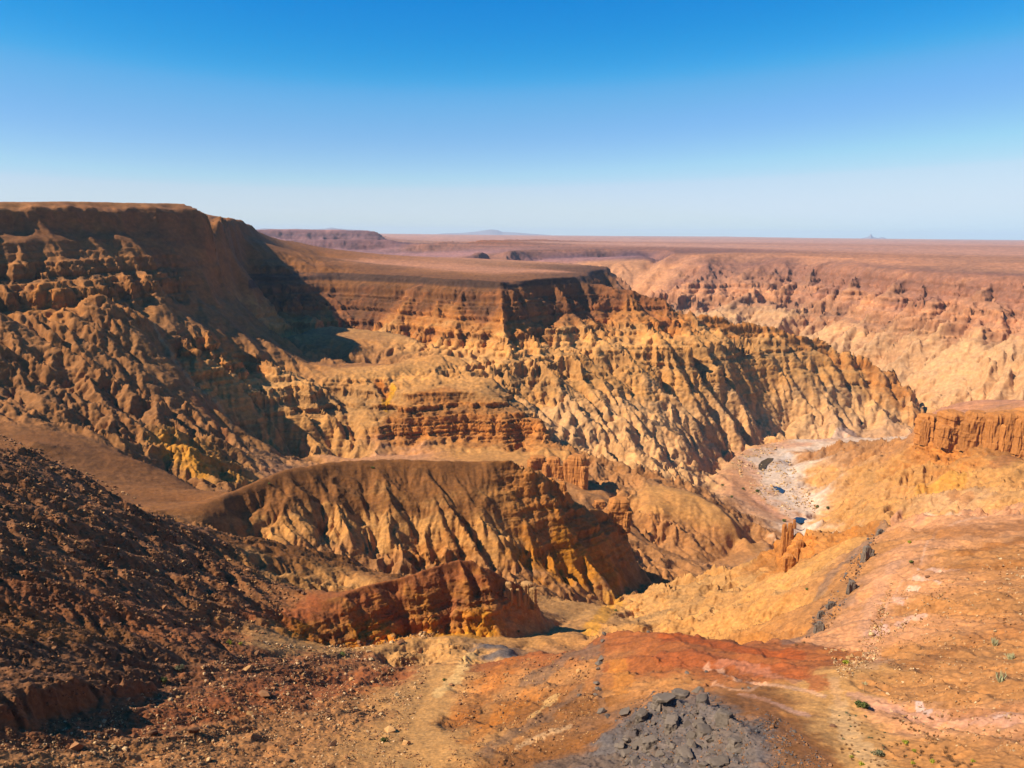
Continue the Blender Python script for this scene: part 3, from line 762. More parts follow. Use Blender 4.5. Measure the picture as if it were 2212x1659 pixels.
def ground(px, py):
    """first point of the ground along a sight line: azimuth, log distance, x, y, z"""
    t_, tan = ray(px, py)
    j = int(np.clip(round((t_ - TH0) / ((TH1 - TH0) / (NT - 1))), 0, NT - 1))
    e = Z2[:, j] / R2[:, j]
    ok = np.nonzero((e >= tan) & (U2[:, j] > 4.5))[0]
    i = ok[0] if len(ok) else NR - 1
    u = float(U2[i, j])
    if 0 < i:
        e0, e1 = float(e[i - 1]), float(e[i])
        f = min(1.0, max(0.0, (tan - e0) / (e1 - e0 + 1e-9)))
        u = float(U2[i - 1, j]) + f * (u - float(U2[i - 1, j]))
    r = math.exp(u)
    return t_, u, r * math.sin(t_), r * math.cos(t_), r * tan


def height_at(x, y):
    """height of the finished ground at a place (relative to the look-out), and its slope"""
    t_ = math.atan2(x, y); u = math.log(math.hypot(x, y))
    fj = min(max((t_ - TH0) / ((TH1 - TH0) / (NT - 1)), 0), NT - 1.001)
    j = int(fj); b = fj - j
    za = np.interp(u, U2[:, j], Z2[:, j]); zb_ = np.interp(u, U2[:, j + 1], Z2[:, j + 1])
    return float(za * (1 - b) + zb_ * b)

# ------------------------------------------------------------------ rock colours (far mesa and cliff bands carry painted shade and haze)
def ragged(tt, v_, u_):
    """colour of the nearest survey lines, looked up with a ragged wander so that beds meet in broken edges"""
    a = fbm(tt / F4(0.05), v_ / F4(0.035), 5, 301, 0.62)
    b = fbm(tt / F4(0.05), v_ / F4(0.035), 5, 302, 0.62)
    fs = 1 - 0.85 * sstep(8.0, 8.4, u_)
    fi = (u_ + F4(0.022) * b * fs - F4(cu2[0])) / F4(CS * AS)
    fj = (tt + F4(0.018) * a * fs - F4(ct2[0])) / F4(CS * AS)
    fi = np.clip(fi, 0, len(cu2) - 1.01); fj = np.clip(fj, 0, len(ct2) - 1.01)
    i = np.floor(fi).astype(np.int32); p = (fi - i)[..., None]
    j = np.floor(fj).astype(np.int32); q_ = (fj - j)[..., None]
    c = cat_[..., 4:]
    return ((c[i, j] * (1 - q_) + c[i, j + 1] * q_) * (1 - p) + (c[i + 1, j] * (1 - q_) + c[i + 1, j + 1] * q_) * p).astype(F4)


colr = par(ragged, T2, V2, U2)

# veins, washes, stains and salt crusts that have a shape of their own: (colour, half width in units, strength, points)
STROKES = [
    # dark grey dolerite: near outcrop, the vein running up from it, the band down the shoulder
    ((118, 102, 88), 60, .75, [(1385, 1560), (1430, 1520), (1500, 1515), (1550, 1545), (1590, 1590)]),
    ((118, 102, 88), 70, .75, [(1400, 1620), (1480, 1600), (1560, 1630), (1600, 1690)]),
    ((112, 90, 72), 10, .35, [(1306, 1362), (1300, 1390), (1296, 1430), (1290, 1480), (1300, 1510), (1310, 1545)]),
    ((116, 92, 72), 26, .75, [(1270, 1400), (1220, 1420), (1170, 1455), (1140, 1480)]),
    ((124, 96, 72), 22, .6, [(1250, 1500), (1190, 1540), (1110, 1580), (1050, 1620)]),
    ((110, 90, 72), 30, .7, [(1180, 1650), (1280, 1640), (1340, 1650)]),
    ((122, 104, 90), 15, .5, [(1905, 1140), (1870, 1170), (1845, 1200), (1800, 1235), (1780, 1265), (1770, 1290)]),
    ((122, 104, 90), 16, .5, [(1835, 1290), (1800, 1305), (1775, 1325), (1768, 1350), (1740, 1372), (1700, 1386)]),
    # red ground on the knoll
    ((166, 84, 44), 22, .8, [(1440, 1375), (1520, 1385), (1620, 1405), (1720, 1420)]),
    ((172, 92, 52), 26, .7, [(1420, 1420), (1500, 1415), (1600, 1430), (1720, 1450), (1770, 1480)]),
    ((196, 130, 96), 14, .55, [(1560, 1432), (1650, 1452), (1720, 1470)]),
    ((220, 170, 132), 7, .6, [(1525, 1442), (1560, 1452), (1590, 1468), (1640, 1480), (1700, 1484), (1750, 1494), (1780, 1505)]),
    ((214, 164, 126), 6, .45, [(1650, 1480), (1620, 1492), (1590, 1490), (1540, 1478)]),
    ((206, 160, 136), 7, .5, [(1600, 1500), (1660, 1515), (1710, 1535), (1745, 1545)]),
    ((150, 100, 62), 30, .6, [(1620, 1510), (1680, 1560), (1740, 1620), (1780, 1660)]),
    ((198, 128, 62), 24, .6, [(1330, 1430), (1350, 1470), (1340, 1500)]),
    ((190, 112, 52), 40, .5, [(1100, 1430), (1060, 1480), (1000, 1540)]),
    ((206, 126, 58), 30, .5, [(1020, 1600), (1080, 1540), (1150, 1500)]),
    ((230, 182, 116), 16, .8, [(1015, 1410), (1000, 1440), (975, 1475), (945, 1500)]),
    ((222, 176, 112), 12, .6, [(1180, 1520), (1200, 1500), (1150, 1545)]),
    ((214, 170, 120), 9, .6, [(1120, 1615), (1160, 1590), (1230, 1570)]),
    # pale sand in the wash at right, and the wash itself
    ((220, 172, 116), 26, .8, [(1815, 1530), (1830, 1580), (1870, 1630), (1900, 1670)]),
    ((216, 164, 112), 12, .7, [(1800, 1466), (1806, 1490), (1812, 1520)]),
    ((204, 150, 120), 14, .6, [(1840, 1500), (1900, 1525), (1980, 1545), (2080, 1555), (2200, 1550)]),
    ((224, 190, 166), 7, .75, [(1985, 1524), (2005, 1534)]),
    ((214, 176, 150), 4, .6, [(2150, 1548), (2175, 1544)]),
    # salt crusts and tracks on the shoulder
    ((226, 188, 162), 3.5, .5, [(1985, 1228), (2030, 1232), (2075, 1229)]),
    ((230, 194, 168), 4, .5, [(1975, 1246), (2000, 1254), (2030, 1258)]),
    ((232, 200, 176), 4.5, .5, [(1962, 1272), (1982, 1275)]),
    ((222, 178, 148), 4, .6, [(1930, 1290), (1960, 1289)]),
    ((220, 176, 150), 3, .6, [(1900, 1304), (1950, 1303)]),
    ((222, 182, 158), 4, .5, [(1890, 1362), (1930, 1352), (1965, 1338), (2000, 1326)]),
    ((214, 170, 148), 9, .6, [(1875, 1366), (1910, 1362)]),
    ((214, 166, 130), 2.5, .5, [(1990, 1215), (2000, 1180), (2020, 1150), (2060, 1130), (2120, 1118), (2200, 1108)]),
    ((210, 164, 130), 2.5, .45, [(1900, 1380), (1905, 1340), (1920, 1300), (1940, 1270), (1975, 1240)]),
    ((208, 152, 112), 16, .6, [(1935, 1215), (1905, 1260), (1880, 1310), (1870, 1360), (1880, 1400), (1890, 1430)]),
    ((206, 146, 112), 12, .6, [(1940, 1120), (1990, 1118), (2080, 1108), (2200, 1100)]),
    ((158, 100, 54), 20, .55, [(2000, 1150), (2060, 1150), (2140, 1145), (2212, 1135)]),
    ((150, 92, 46), 16, .6, [(2080, 1190), (2150, 1175), (2212, 1165)]),
    ((168, 106, 54), 14, .5, [(2050, 1230), (2130, 1225), (2212, 1215)]),
    ((164, 104, 58), 22, .45, [(1990, 1440), (2070, 1400), (2160, 1370), (2212, 1360)]),
    ((160, 100, 54), 16, .5, [(2060, 1540), (2130, 1535), (2200, 1525)]),
    ((150, 100, 64), 12, .5, [(2140, 1605), (2212, 1590)]),
    # the rocky strip along the gully at right
    ((176, 108, 60), 14, .6, [(1770, 1400), (1810, 1420), (1830, 1440)]),
    ((200, 150, 106), 10, .6, [(1850, 1440), (1890, 1440), (1920, 1425)]),
    # yellow stain under the orange cliffs, gold hill, pale patches
    ((232, 160, 48), 9, .85, [(848, 845), (840, 862), (834, 874)]),
    ((206, 116, 48), 10, .8, [(820, 842), (832, 858)]),
    ((214, 146, 56), 30, .6, [(360, 965), (400, 985), (440, 1015)]),
    ((206, 134, 50), 26, .6, [(1210, 1210), (1260, 1230), (1320, 1240)]),
    ((222, 154, 56), 22, .6, [(1330, 1300), (1300, 1330), (1270, 1370)]),
    ((208, 140, 52), 18, .7, [(930, 1370), (1000, 1372), (1050, 1372)]),
    ((172, 112, 66), 22, .5, [(640, 1290), (560, 1310), (480, 1330)]),
    ((176, 96, 54), 16, .6, [(680, 1300), (600, 1318), (520, 1330)]),
    # dry wash in the valley at left
    ((196, 152, 104), 3.5, .7, [(334, 700), (345, 730), (360, 752), (380, 785), (406, 815), (440, 845), (469, 868), (490, 900), (500, 930)]),
    ((170, 104, 62), 14, .6, [(420, 860), (450, 890), (480, 930)]),
    # promontory slope stains
    ((170, 104, 62), 14, .55, [(2150, 1010), (2180, 990)]),
    ((166, 104, 60), 12, .5, [(2060, 1075), (2090, 1070)]),
    ((214, 150, 66), 14, .6, [(1990, 1065), (2040, 1045), (2080, 1030)]),
    ((178, 120, 66), 12, .4, [(1850, 990), (1880, 970)]),
    # river bed: white gravel, pink sand
    ((226, 202, 176), 10, .7, [(1700, 985), (1690, 1000), (1700, 1015), (1712, 1030)]),
    ((222, 190, 160), 12, .65, [(1640, 1055), (1670, 1085), (1700, 1105), (1720, 1120)]),
    ((222, 190, 160), 10, .65, [(1720, 1055), (1735, 1080), (1750, 1100)]),
    ((222, 166, 128), 9, .7, [(1700, 965), (1680, 962), (1745, 960)]),
    ((218, 160, 122), 9, .7, [(1610, 1010), (1640, 1030), (1600, 990)]),
    ((220, 162, 124), 9, .7, [(1630, 1075), (1660, 1100), (1690, 1118)]),
    ((210, 176, 152), 12, .6, [(1760, 950), (1800, 946), (1840, 936)]),
]
from mathutils import noise as _mn
for scol, half, stg, pts in STROKES:
    tg = np.array(lin(*scol), F4)
    Q = [ground(*p_)[:2] for p_ in pts]
    tw = half / FOC
    tm, um = np.array([q_[0] for q_ in Q]), np.array([q_[1] for q_ in Q])
    j0 = max(0, int((tm.min() - 3 * tw - TH0) / (TH1 - TH0) * NT)); j1 = min(NT, int((tm.max() + 3 * tw - TH0) / (TH1 - TH0) * NT) + 2)
    if j1 <= j0:
        continue
    ub0, ub1 = um.min() - 6 * tw, um.max() + 6 * tw
    rws = np.nonzero(((U2[:, j0:j1] > ub0) & (U2[:, j0:j1] < ub1)).any(1))[0]
    if not len(rws):
        continue
    sl_ = (slice(rws[0], rws[-1] + 1), slice(j0, j1))
    t_, u_ = T2[sl_], U2[sl_]
    KAP = 0.45
    t_ = t_ + F4(tw * 0.55) * fbm(t_ / F4(tw * 1.6), u_ / F4(tw * 2.6), 4, 401, 0.65)
    u_ = u_ + F4(tw * 1.1) * fbm(t_ / F4(tw * 1.6), u_ / F4(tw * 2.6), 4, 402, 0.65)
    best = np.full(t_.shape, 9.0, F4)
    for (a0, b0), (a1, b1) in zip(Q[:-1], Q[1:]):
        dx_, dy_ = a1 - a0, (b1 - b0) * KAP
        px_, py_ = t_ - F4(a0), (u_ - F4(b0)) * F4(KAP)
        f_ = np.clip((px_ * dx_ + py_ * dy_) / (dx_ * dx_ + dy_ * dy_ + 1e-9), 0, 1)
        best = np.minimum(best, np.sqrt((px_ - f_ * dx_) ** 2 + (py_ - f_ * dy_) ** 2).astype(F4))
    k_ = (F4(stg) * (1 - sstep(0.55 * tw, 1.15 * tw, best)))[..., None]
    colr[sl_] = colr[sl_] * (1 - k_) + k_ * tg
print('strokes t', round(time.time() - T0, 1))
dU = np.gradient(Z2, axis=0) / np.maximum(np.gradient(U2, axis=0), 1e-6) / R2
dT = np.gradient(Z2, th, axis=1) / R2
SL2 = np.sqrt(dU ** 2 + dT ** 2).astype(F4)
KALB = 0.64


def colour(c, z_, tt, u_, v_, r_, st, sc, sr, sl):
    dz = dip(tt, u_, r_)
    zz = z_ + dz
    b1 = BED1[2][np.clip(np.searchsorted(BED1[0], zz), 0, len(BED1[2]) - 1)]
    b2 = BED2[2][np.clip(np.searchsorted(BED2[0], zz), 0, len(BED2[2]) - 1)]
    b3 = BED3[2][np.clip(np.searchsorted(BED3[0], zz), 0, len(BED3[2]) - 1)]
    n1 = fbm(tt / F4(0.11), u_ / F4(0.11), 3, 201, 0.5)
    n2 = fbm(tt / F4(0.02), v_ / F4(0.014), 3, 211, 0.55)
    n3 = fbm(tt / F4(0.0050), v_ / F4(0.0040), 3, 221, 0.6)
    v = 0.09 * n1 + 0.13 * n2 + 0.20 * n3 + st * (0.07 * b1 + 0.10 * b2 * sstep(200, 700, r_) + 0.06 * b3 * (1 - sstep(1100, 1900, r_)))
    v = np.exp(np.clip(v * 1.1, -0.7, 0.6)).astype(F4)[..., None]
    hue = (0.05 * n1 + 0.05 * n2 + st * 0.04 * b2)[..., None].astype(F4)
    out = c * v * np.array([1.0, 1.0, 1.0], F4)
    out = out * np.concatenate([1 + 0.4 * hue, 1 - 0.2 * hue, 1 - 1.2 * hue], -1)
    # weathered steep faces: more rust
    k = (sstep(0.9, 2.2, sl) * np.maximum(sc, st) * 0.35)[..., None]
    out = out * (1 - k) + k * out * np.array([0.86, 0.68, 0.52], F4)
    # black cap rock of the table mountain
    k = sstep(-100, -96, z_) * (1 - sstep(-84.0, -82.6, z_)) * sstep(0.12, 0.35, sl) * (tt > -0.30) * (tt < 0.125) * (u_ > 7.2) * (u_ < 7.95)
    k = (0.8 * k)[..., None]
    out = out * (1 - k) + k * np.array(lin(66, 50, 42), F4) * v
    g = (out @ np.array([0.35, 0.5, 0.15], F4))[..., None]
    out = (g + (out - g) * F4(1.06)) * np.array([1.0, 0.975, 1.0], F4)
    return np.clip(out * KALB, 0.008, 0.8).astype(F4)


colr = par(colour, colr.astype(F4), Z2, T2, U2, V2, R2, TT_, C_, R_, SL2)
print('colour t', round(time.time() - T0, 1))

# ------------------------------------------------------------------ meshes, one per land form
rgi = crg[np.clip(np.rint((U2 - cu2[0]) / (CS * AS)).astype(int), 0, len(cu2) - 1), np.clip(np.rint(cols_i).astype(int), 0, len(ct2) - 1)[None]].astype(np.int32)
VX = np.stack([X2, Y2, Z2 + F4(ZC)], -1).reshape(-1, 3)
VC = np.concatenate([colr.reshape(-1, 3), np.ones((NR * NT, 1), F4)], -1)
ii = np.arange(NR * NT, dtype=np.int32).reshape(NR, NT)
QUADS = np.stack([ii[:-1, :-1], ii[:-1, 1:], ii[1:, 1:], ii[1:, :-1]], -1).reshape(-1, 4)
QREG = rgi[:-1, :-1].ravel()


def mesh_from(name, verts, quads, mat, cols=None):
    me = bpy.data.meshes.new(name)
    me.vertices.add(len(verts)); me.vertices.foreach_set('co', verts.astype(F4).ravel())
    k = quads.shape[1]
    me.loops.add(quads.size); me.loops.foreach_set('vertex_index', quads.astype(np.int32).ravel())
    me.polygons.add(len(quads))
    me.polygons.foreach_set('loop_start', np.arange(0, quads.size, k, dtype=np.int32))
    me.polygons.foreach_set('loop_total', np.full(len(quads), k, np.int32))
    if cols is not None:
        at = me.attributes.new('rock', 'FLOAT_COLOR', 'POINT')
        at.data.foreach_set('color', cols.astype(F4).ravel())
    me.update(calc_edges=True)
    if mat:
        me.materials.append(mat)
    return me


def rock_material():
    m = bpy.data.materials.new('rock')
    m.use_nodes = True
    nt = m.node_tree; n = nt.nodes; l = nt.links
    b = n['Principled BSDF']
    b.inputs['Roughness'].default_value = 0.92
    b.inputs['Specular IOR Level'].default_value = 0.15
    a = n.new('ShaderNodeAttribute'); a.attribute_name = 'rock'
    tc = n.new('ShaderNodeTexCoord')
    nz = n.new('ShaderNodeTexNoise'); nz.inputs['Scale'].default_value = 0.9; nz.inputs['Detail'].default_value = 6.0
    l.new(tc.outputs['Object'], nz.inputs['Vector'])
    mr = n.new('ShaderNodeMapRange'); mr.inputs['From Min'].default_value = 0.3; mr.inputs['From Max'].default_value = 0.7
    mr.inputs['To Min'].default_value = 0.66; mr.inputs['To Max'].default_value = 1.3
    n7 = n.new('ShaderNodeTexNoise'); n7.inputs['Scale'].default_value = 0.16; n7.inputs['Detail'].default_value = 8.0; n7.inputs['Roughness'].default_value = 0.68
    l.new(tc.outputs['Object'], n7.inputs['Vector'])
    av = n.new('ShaderNodeMath'); av.operation = 'MULTIPLY_ADD'; av.inputs[1].default_value = 0.55
    hf = n.new('ShaderNodeMath'); hf.operation = 'MULTIPLY'; hf.inputs[1].default_value = 0.45
    l.new(nz.outputs['Fac'], hf.inputs[0]); l.new(n7.outputs['Fac'], av.inputs[0]); l.new(hf.outputs[0], av.inputs[2])
    l.new(av.outputs[0], mr.inputs['Value'])
    mx = n.new('ShaderNodeMix'); mx.data_type = 'RGBA'; mx.blend_type = 'MULTIPLY'; mx.inputs['Factor'].default_value = 1.0
    l.new(a.outputs['Color'], mx.inputs['A']); l.new(mr.outputs['Result'], mx.inputs['B'])
    l.new(mx.outputs['Result'], b.inputs['Base Color'])
    bp = n.new('ShaderNodeBump'); bp.inputs['Strength'].default_value = 0.8; bp.inputs['Distance'].default_value = 0.6
    l.new(av.outputs[0], bp.inputs['Height']); l.new(bp.outputs['Normal'], b.inputs['Normal'])
    return m


M_ROCK = rock_material()
for k, name in enumerate(REG):
    qs = QUADS[QREG == k]
    used, inv = np.unique(qs, return_inverse=True)
    if not len(qs):
        continue
    key, name = name, name.split(':')[0]
    me = mesh_from(name, VX[used], inv.reshape(-1, 4), M_ROCK, VC[used])
    o = bpy.data.objects.new(name, me)
    o['kind'] = 'structure'
    o['label'] = FORM_LABEL[key]
    COL.objects.link(o)
print('terrain meshes t', round(time.time() - T0, 1))

# ------------------------------------------------------------------ things on the land
rnd = random.Random(11)


def tag(o, label, cat, group=None):
    o['label'] = label; o['category'] = cat
    if group:
        o['group'] = group
    return o


def plain_material(name, col, var=0.3, scale=3.0, rough=0.9, bump=0.3):
    m = bpy.data.materials.new(name)
    m.use_nodes = True
    nt = m.node_tree; n = nt.nodes; l = nt.links
    b = n['Principled BSDF']
    b.inputs['Roughness'].default_value = rough
    b.inputs['Specular IOR Level'].default_value = 0.15
    tc = n.new('ShaderNodeTexCoord')
    oi = n.new('ShaderNodeObjectInfo')
    nz = n.new('ShaderNodeTexNoise'); nz.inputs['Scale'].default_value = scale; nz.inputs['Detail'].default_value = 5.0
    l.new(tc.outputs['Object'], nz.inputs['Vector'])
    ad = n.new('ShaderNodeMath'); ad.operation = 'MULTIPLY_ADD'
    ad.inputs[1].default_value = 0.55; l.new(oi.outputs['Random'], ad.inputs[0]); l.new(nz.outputs['Fac'], ad.inputs[2])
    mr = n.new('ShaderNodeMapRange'); mr.inputs['From Min'].default_value = 0.4; mr.inputs['From Max'].default_value = 1.1
    mr.inputs['To Min'].default_value = 1 - var; mr.inputs['To Max'].default_value = 1 + var
    l.new(ad.outputs[0], mr.inputs['Value'])
    mx = n.new('ShaderNodeMix'); mx.data_type = 'RGBA'; mx.blend_type = 'MULTIPLY'; mx.inputs['Factor'].default_value = 1.0
    mx.inputs['A'].default_value = (*[float(c) * KALB for c in lin(*col)], 1)
    l.new(mr.outputs['Result'], mx.inputs['B']); l.new(mx.outputs['Result'], b.inputs['Base Color'])
    if bump:
        bp = n.new('ShaderNodeBump'); bp.inputs['Strength'].default_value = bump; bp.inputs['Distance'].default_value = 0.1
        l.new(nz.outputs['Fac'], bp.inputs['Height']); l.new(bp.outputs['Normal'], b.inputs['Normal'])
    return m


M_BROWN = plain_material('boulder_brown', (172, 118, 74))
M_DARKB = plain_material('boulder_dark', (132, 90, 60))
M_TAN = plain_material('boulder_tan', (206, 152, 92))
M_GREY = plain_material('dolerite', (126, 108, 90), 0.25, 1.5, 0.75)
M_ORANGE = plain_material('sandstone', (196, 124, 60), 0.22, 0.35, 0.9, 0.5)
M_PALE = plain_material('pale_stone', (222, 178, 122))


def hull_mesh(name, pts, mat, jitter=0.0):
    bm = bmesh.new()
    for p_ in pts:
        bm.verts.new(p_)
    res = bmesh.ops.convex_hull(bm, input=bm.verts)
    bmesh.ops.delete(bm, geom=[e for e in res['geom_interior'] if isinstance(e, bmesh.types.BMVert)], context='VERTS')
    me = bpy.data.meshes.new(name)
    bm.to_mesh(me); bm.free()
    if mat:
        me.materials.append(mat)
    return me


def angular(n=13, flat=1.0, seed=0):
    q = random.Random(seed)
    out = []
    for _ in range(n):
        v_ = Vector((q.gauss(0, 1), q.gauss(0, 1), q.gauss(0, 1))).normalized()
        m_ = max(abs(v_.x), abs(v_.y), abs(v_.z))
        v_ = v_.lerp(v_ / m_, 0.45) * q.uniform(0.85, 1.1)      # towards a block
        out.append((v_.x * 0.5, v_.y * 0.5, v_.z * 0.5 * flat))
    return out


def on_ground(px, py):
    t_, u_, x, y, z_ = ground(px, py)
    return Vector((x, y, z_ + ZC)), math.exp(u_)


def put(name, me, loc, scale, rot, parent=None):
    o = bpy.data.objects.new(name, me)
    o.location = loc; o.scale = scale; o.rotation_euler = rot
    COL.objects.link(o)
    if parent:
        o.parent = parent
    return o


BOULDERS = {}
for mn, mt in (('brown', M_BROWN), ('dark', M_DARKB), ('tan', M_TAN), ('grey', M_GREY), ('pale', M_PALE)):
    BOULDERS[mn] = [hull_mesh('boulder_' + mn, angular(14, rnd.uniform(0.6, 0.95), 100 + k), mt) for k in range(8)]


def boulder(px, py, w, kind, label, group=None, name='boulder', tall=1.0):
    loc, r = on_ground(px, py)
    s_ = w / FOC * math.hypot(r, ZC - loc.z)
    sc = Vector((s_ * rnd.uniform(0.85, 1.15), s_ * rnd.uniform(0.7, 1.05), s_ * rnd.uniform(0.6, 0.95) * tall))
    loc = loc + Vector((0, 0, sc.z * 0.18))
    o = put(name, rnd.choice(BOULDERS[kind]), loc, sc, (rnd.uniform(-.4, .4), rnd.uniform(-.4, .4), rnd.uniform(0, 6.28)))
    return tag(o, label, 'boulder', group)


# boulders one can point at
for px, py, w, kind, tall, label in (
        (537, 1449, 22, 'tan', 1.0, 'lone tan boulder casting a shadow on the red scree'),
        (418, 1582, 26, 'dark', 1.1, 'square dark block near the bottom left with a long shadow'),
        (843, 1580, 26, 'tan', 1.0, 'pale wedge-shaped boulder at the top of the near stony gully'),
        (878, 1608, 18, 'tan', 0.9, 'tan boulder just below the pale wedge-shaped one'),
        (572, 1502, 30, 'brown', 0.6, 'flat brown slab lying on the foreground rubble'),
        (716, 1612, 26, 'dark', 0.9, 'dark boulder left of the near stony gully at the bottom'),
        (646, 1280, 13, 'dark', 1.0, 'dark round boulder at the foot of the brown knoll'),
        (655, 1284, 11, 'dark', 1.0, 'smaller dark boulder touching the one at the knoll foot'),
        (800, 1425, 13, 'pale', 0.8, 'pale boulder in the gravel wash below the arched cliffs'),
        (690, 1448, 18, 'dark', 0.7, 'dark flat boulder on the scree beside the wash'),
        (975, 1480, 13, 'brown', 0.7, 'brown slab on the pale streak of the near spur'),
        (1401, 1366, 9, 'grey', 0.8, 'single dark stone on the crest of the red knoll'),
        (1485, 1455, 14, 'grey', 0.6, 'dark stones on the red ground above the grey outcrop'),
        (1525, 1452, 11, 'grey', 0.6, 'dark stone at the start of the white salt streak'),
        (1618, 1488, 10, 'grey', 1.0, 'dark pointed stone beside the white salt streak'),
        (1605, 1489, 8, 'grey', 0.8, 'small dark stone left of the pointed one by the salt streak'),
        (2003, 1246, 10, 'dark', 0.8, 'dark stone on the white salt crust of the right slope'),
        (1800, 1570, 16, 'dark', 0.7, 'dark flat stone at the edge of the sandy wash'),
        (555, 1412, 15, 'brown', 0.8, 'brown boulder on the bank of the wash'),
        (330, 1585, 20, 'dark', 0.9, 'dark jagged boulder in the rubble at lower left'),
        (160, 1620, 34, 'brown', 0.9, 'broad brown outcrop block at the bottom left'),
        (1404, 1113, 9, 'brown', 0.8, 'fallen orange block on the slope right of the leaning crag'),
        (1448, 1130, 8, 'brown', 0.8, 'second fallen block further down right of the leaning crag'),
        (1290, 1045, 10, 'brown', 0.9, 'brown block lying beside the square rock tower')):
    boulder(px, py, w, kind, label, None, 'boulder', tall)


def inside(px, py, poly):
    c_ = False
    for (x0, y0), (x1, y1) in zip(poly, poly[1:] + poly[:1]):
        if (y0 > py) != (y1 > py) and px < (x1 - x0) * (py - y0) / (y1 - y0) + x0:
            c_ = not c_
    return c_


FIELDS = [
    # polygon in picture units, boulders, small stones, colours, label, group
    ([(0, 940), (120, 985), (330, 1095), (520, 1190), (650, 1300), (560, 1380), (300, 1330), (0, 1240)], 95, 3600,
     ('brown', 'dark', 'brown', 'tan'), 'dark left scree slope', 'boulders on the left scree slope'),
    ([(0, 1240), (300, 1330), (560, 1385), (480, 1410), (330, 1470), (240, 1500), (0, 1560)], 45, 1500,
     ('dark', 'brown', 'dark'), 'shadowed lower-left gully', 'boulders around the shadowed gully'),
    ([(0, 1580), (200, 1545), (340, 1480), (500, 1412), (800, 1405), (930, 1440), (900, 1540), (870, 1600), (940, 1659), (0, 1659)], 110, 7500,
     ('brown', 'dark', 'brown', 'tan', 'pale'), 'foreground rubble slope', 'rocks on the foreground rubble slope'),
    ([(560, 1385), (700, 1398), (880, 1368), (980, 1362), (900, 1385), (720, 1410), (600, 1405)], 22, 500,
     ('pale', 'brown', 'tan'), 'wash under the cliffs', 'stones in the gravel wash'),
    ([(1780, 1400), (1850, 1410), (1930, 1250), (1900, 1440), (1820, 1470)], 16, 700,
     ('pale', 'brown', 'tan'), 'stony right strip', 'rocks on the stony strip'),
    ([(1880, 1300), (2212, 1180), (2212, 1640), (1960, 1600), (1880, 1460)], 0, 1500, ('tan', 'brown', 'pale'), '', ''),
    ([(1000, 1440), (1290, 1400), (1300, 1600), (1100, 1659), (960, 1659)], 12, 1600,
     ('brown', 'tan', 'dark'), 'near orange flank', 'stones on the orange flank'),
    ([(1330, 1540), (1400, 1495), (1520, 1488), (1610, 1540), (1650, 1659), (1320, 1659)], 0, 1500, ('grey', 'grey', 'brown'), '', ''),
    ([(1880, 1150), (1900, 1160), (1850, 1260), (1790, 1360), (1710, 1392), (1760, 1330), (1800, 1270), (1850, 1190)], 0, 500, ('grey', 'dark', 'brown'), '', ''),
    ([(1570, 990), (1690, 955), (1710, 1000), (1770, 1100), (1730, 1130), (1640, 1085)], 0, 700, ('pale', 'pale', 'tan'), '', ''),
    ([(1620, 1520), (1700, 1560), (1800, 1659), (1640, 1659)], 8, 700,
     ('grey', 'brown'), 'bank right of the outcrop', 'stones right of the grey outcrop'),
]
stone_v, stone_f, stone_c = [], [], []
STONES = [angular(9, 0.8, 300 + k) for k in range(10)]
STONE_M = []
for pts in STONES:
    me = hull_mesh('stone', pts, None)
    STONE_M.append((np.array([v_.co[:] for v_ in me.vertices]), [tuple(p_.vertices) for p_ in me.polygons]))
    bpy.data.meshes.remove(me)
KCOL = {'brown': lin(170, 116, 72), 'dark': lin(128, 88, 60), 'tan': lin(206, 152, 94), 'pale': lin(222, 178, 126), 'grey': lin(110, 102, 96)}
n_v = 0
for poly, nb, ns, kinds, label, group in FIELDS:
    xs = [p_[0] for p_ in poly]; ys = [p_[1] for p_ in poly]
    k = 0; tries = 0
    while k < nb + ns and tries < 60000:
        tries += 1
        px, py = rnd.uniform(min(xs), max(xs)), rnd.uniform(min(ys), max(ys))
        if not inside(px, py, poly):
            continue
        if k < nb:
            w = rnd.choice((6.5, 7, 7.5, 8, 9, 10, 12)); kd = rnd.choice(kinds)
            third = ('far', 'middle', 'near')[min(2, int(3 * (py - min(ys)) / (max(ys) - min(ys))))]
            side = ('left', 'central', 'right')[min(2, int(3 * (px - min(xs)) / (max(xs) - min(xs))))]
            size = 'small' if w < 7.5 else 'mid-sized' if w < 9.5 else 'large'
            hue = {'brown': 'brown', 'dark': 'dark brown', 'tan': 'tan', 'pale': 'pale', 'grey': 'grey'}[kd]
            boulder(px, py, w, kd, f'{size} {hue} rock on the {third} {side} part of the {label}', group)
        else:
            # clumped scatter
            if perlin(np.array([px / 45.0]), np.array([py / 25.0]), 77)[0] < rnd.uniform(-0.5, 0.4):
                continue
            loc, r = on_ground(px, py)
            s_ = rnd.choice((1.6, 1.9, 2.2, 2.6, 3.0, 3.6, 4.6, 6.2)) / FOC * r * 1.1
            vv, ff = STONE_M[rnd.randrange(10)]
            R_m = np.array(Euler((rnd.uniform(-.6, .6), rnd.uniform(-.6, .6), rnd.uniform(0, 6.3))).to_matrix())
            stone_v.append(vv * s_ @ R_m.T + np.array(loc) + np.array([0, 0, 0.12 * s_]))
            stone_f += [tuple(i_ + n_v for i_ in f_) for f_ in ff]
            stone_c.append(np.repeat(np.append(np.array(KCOL[rnd.choice(kinds)]) * KALB * rnd.uniform(0.7, 1.25), 1.0)[None], len(vv), 0))
            n_v += len(vv)
        k += 1
me = bpy.data.meshes.new('rubble')
me.from_pydata(np.concatenate(stone_v).tolist(), [], stone_f)
at = me.attributes.new('rock', 'FLOAT_COLOR', 'POINT')
at.data.foreach_set('color', np.concatenate(stone_c).astype(F4).ravel())
me.materials.append(M_ROCK)
o = bpy.data.objects.new('rubble', me); COL.objects.link(o)
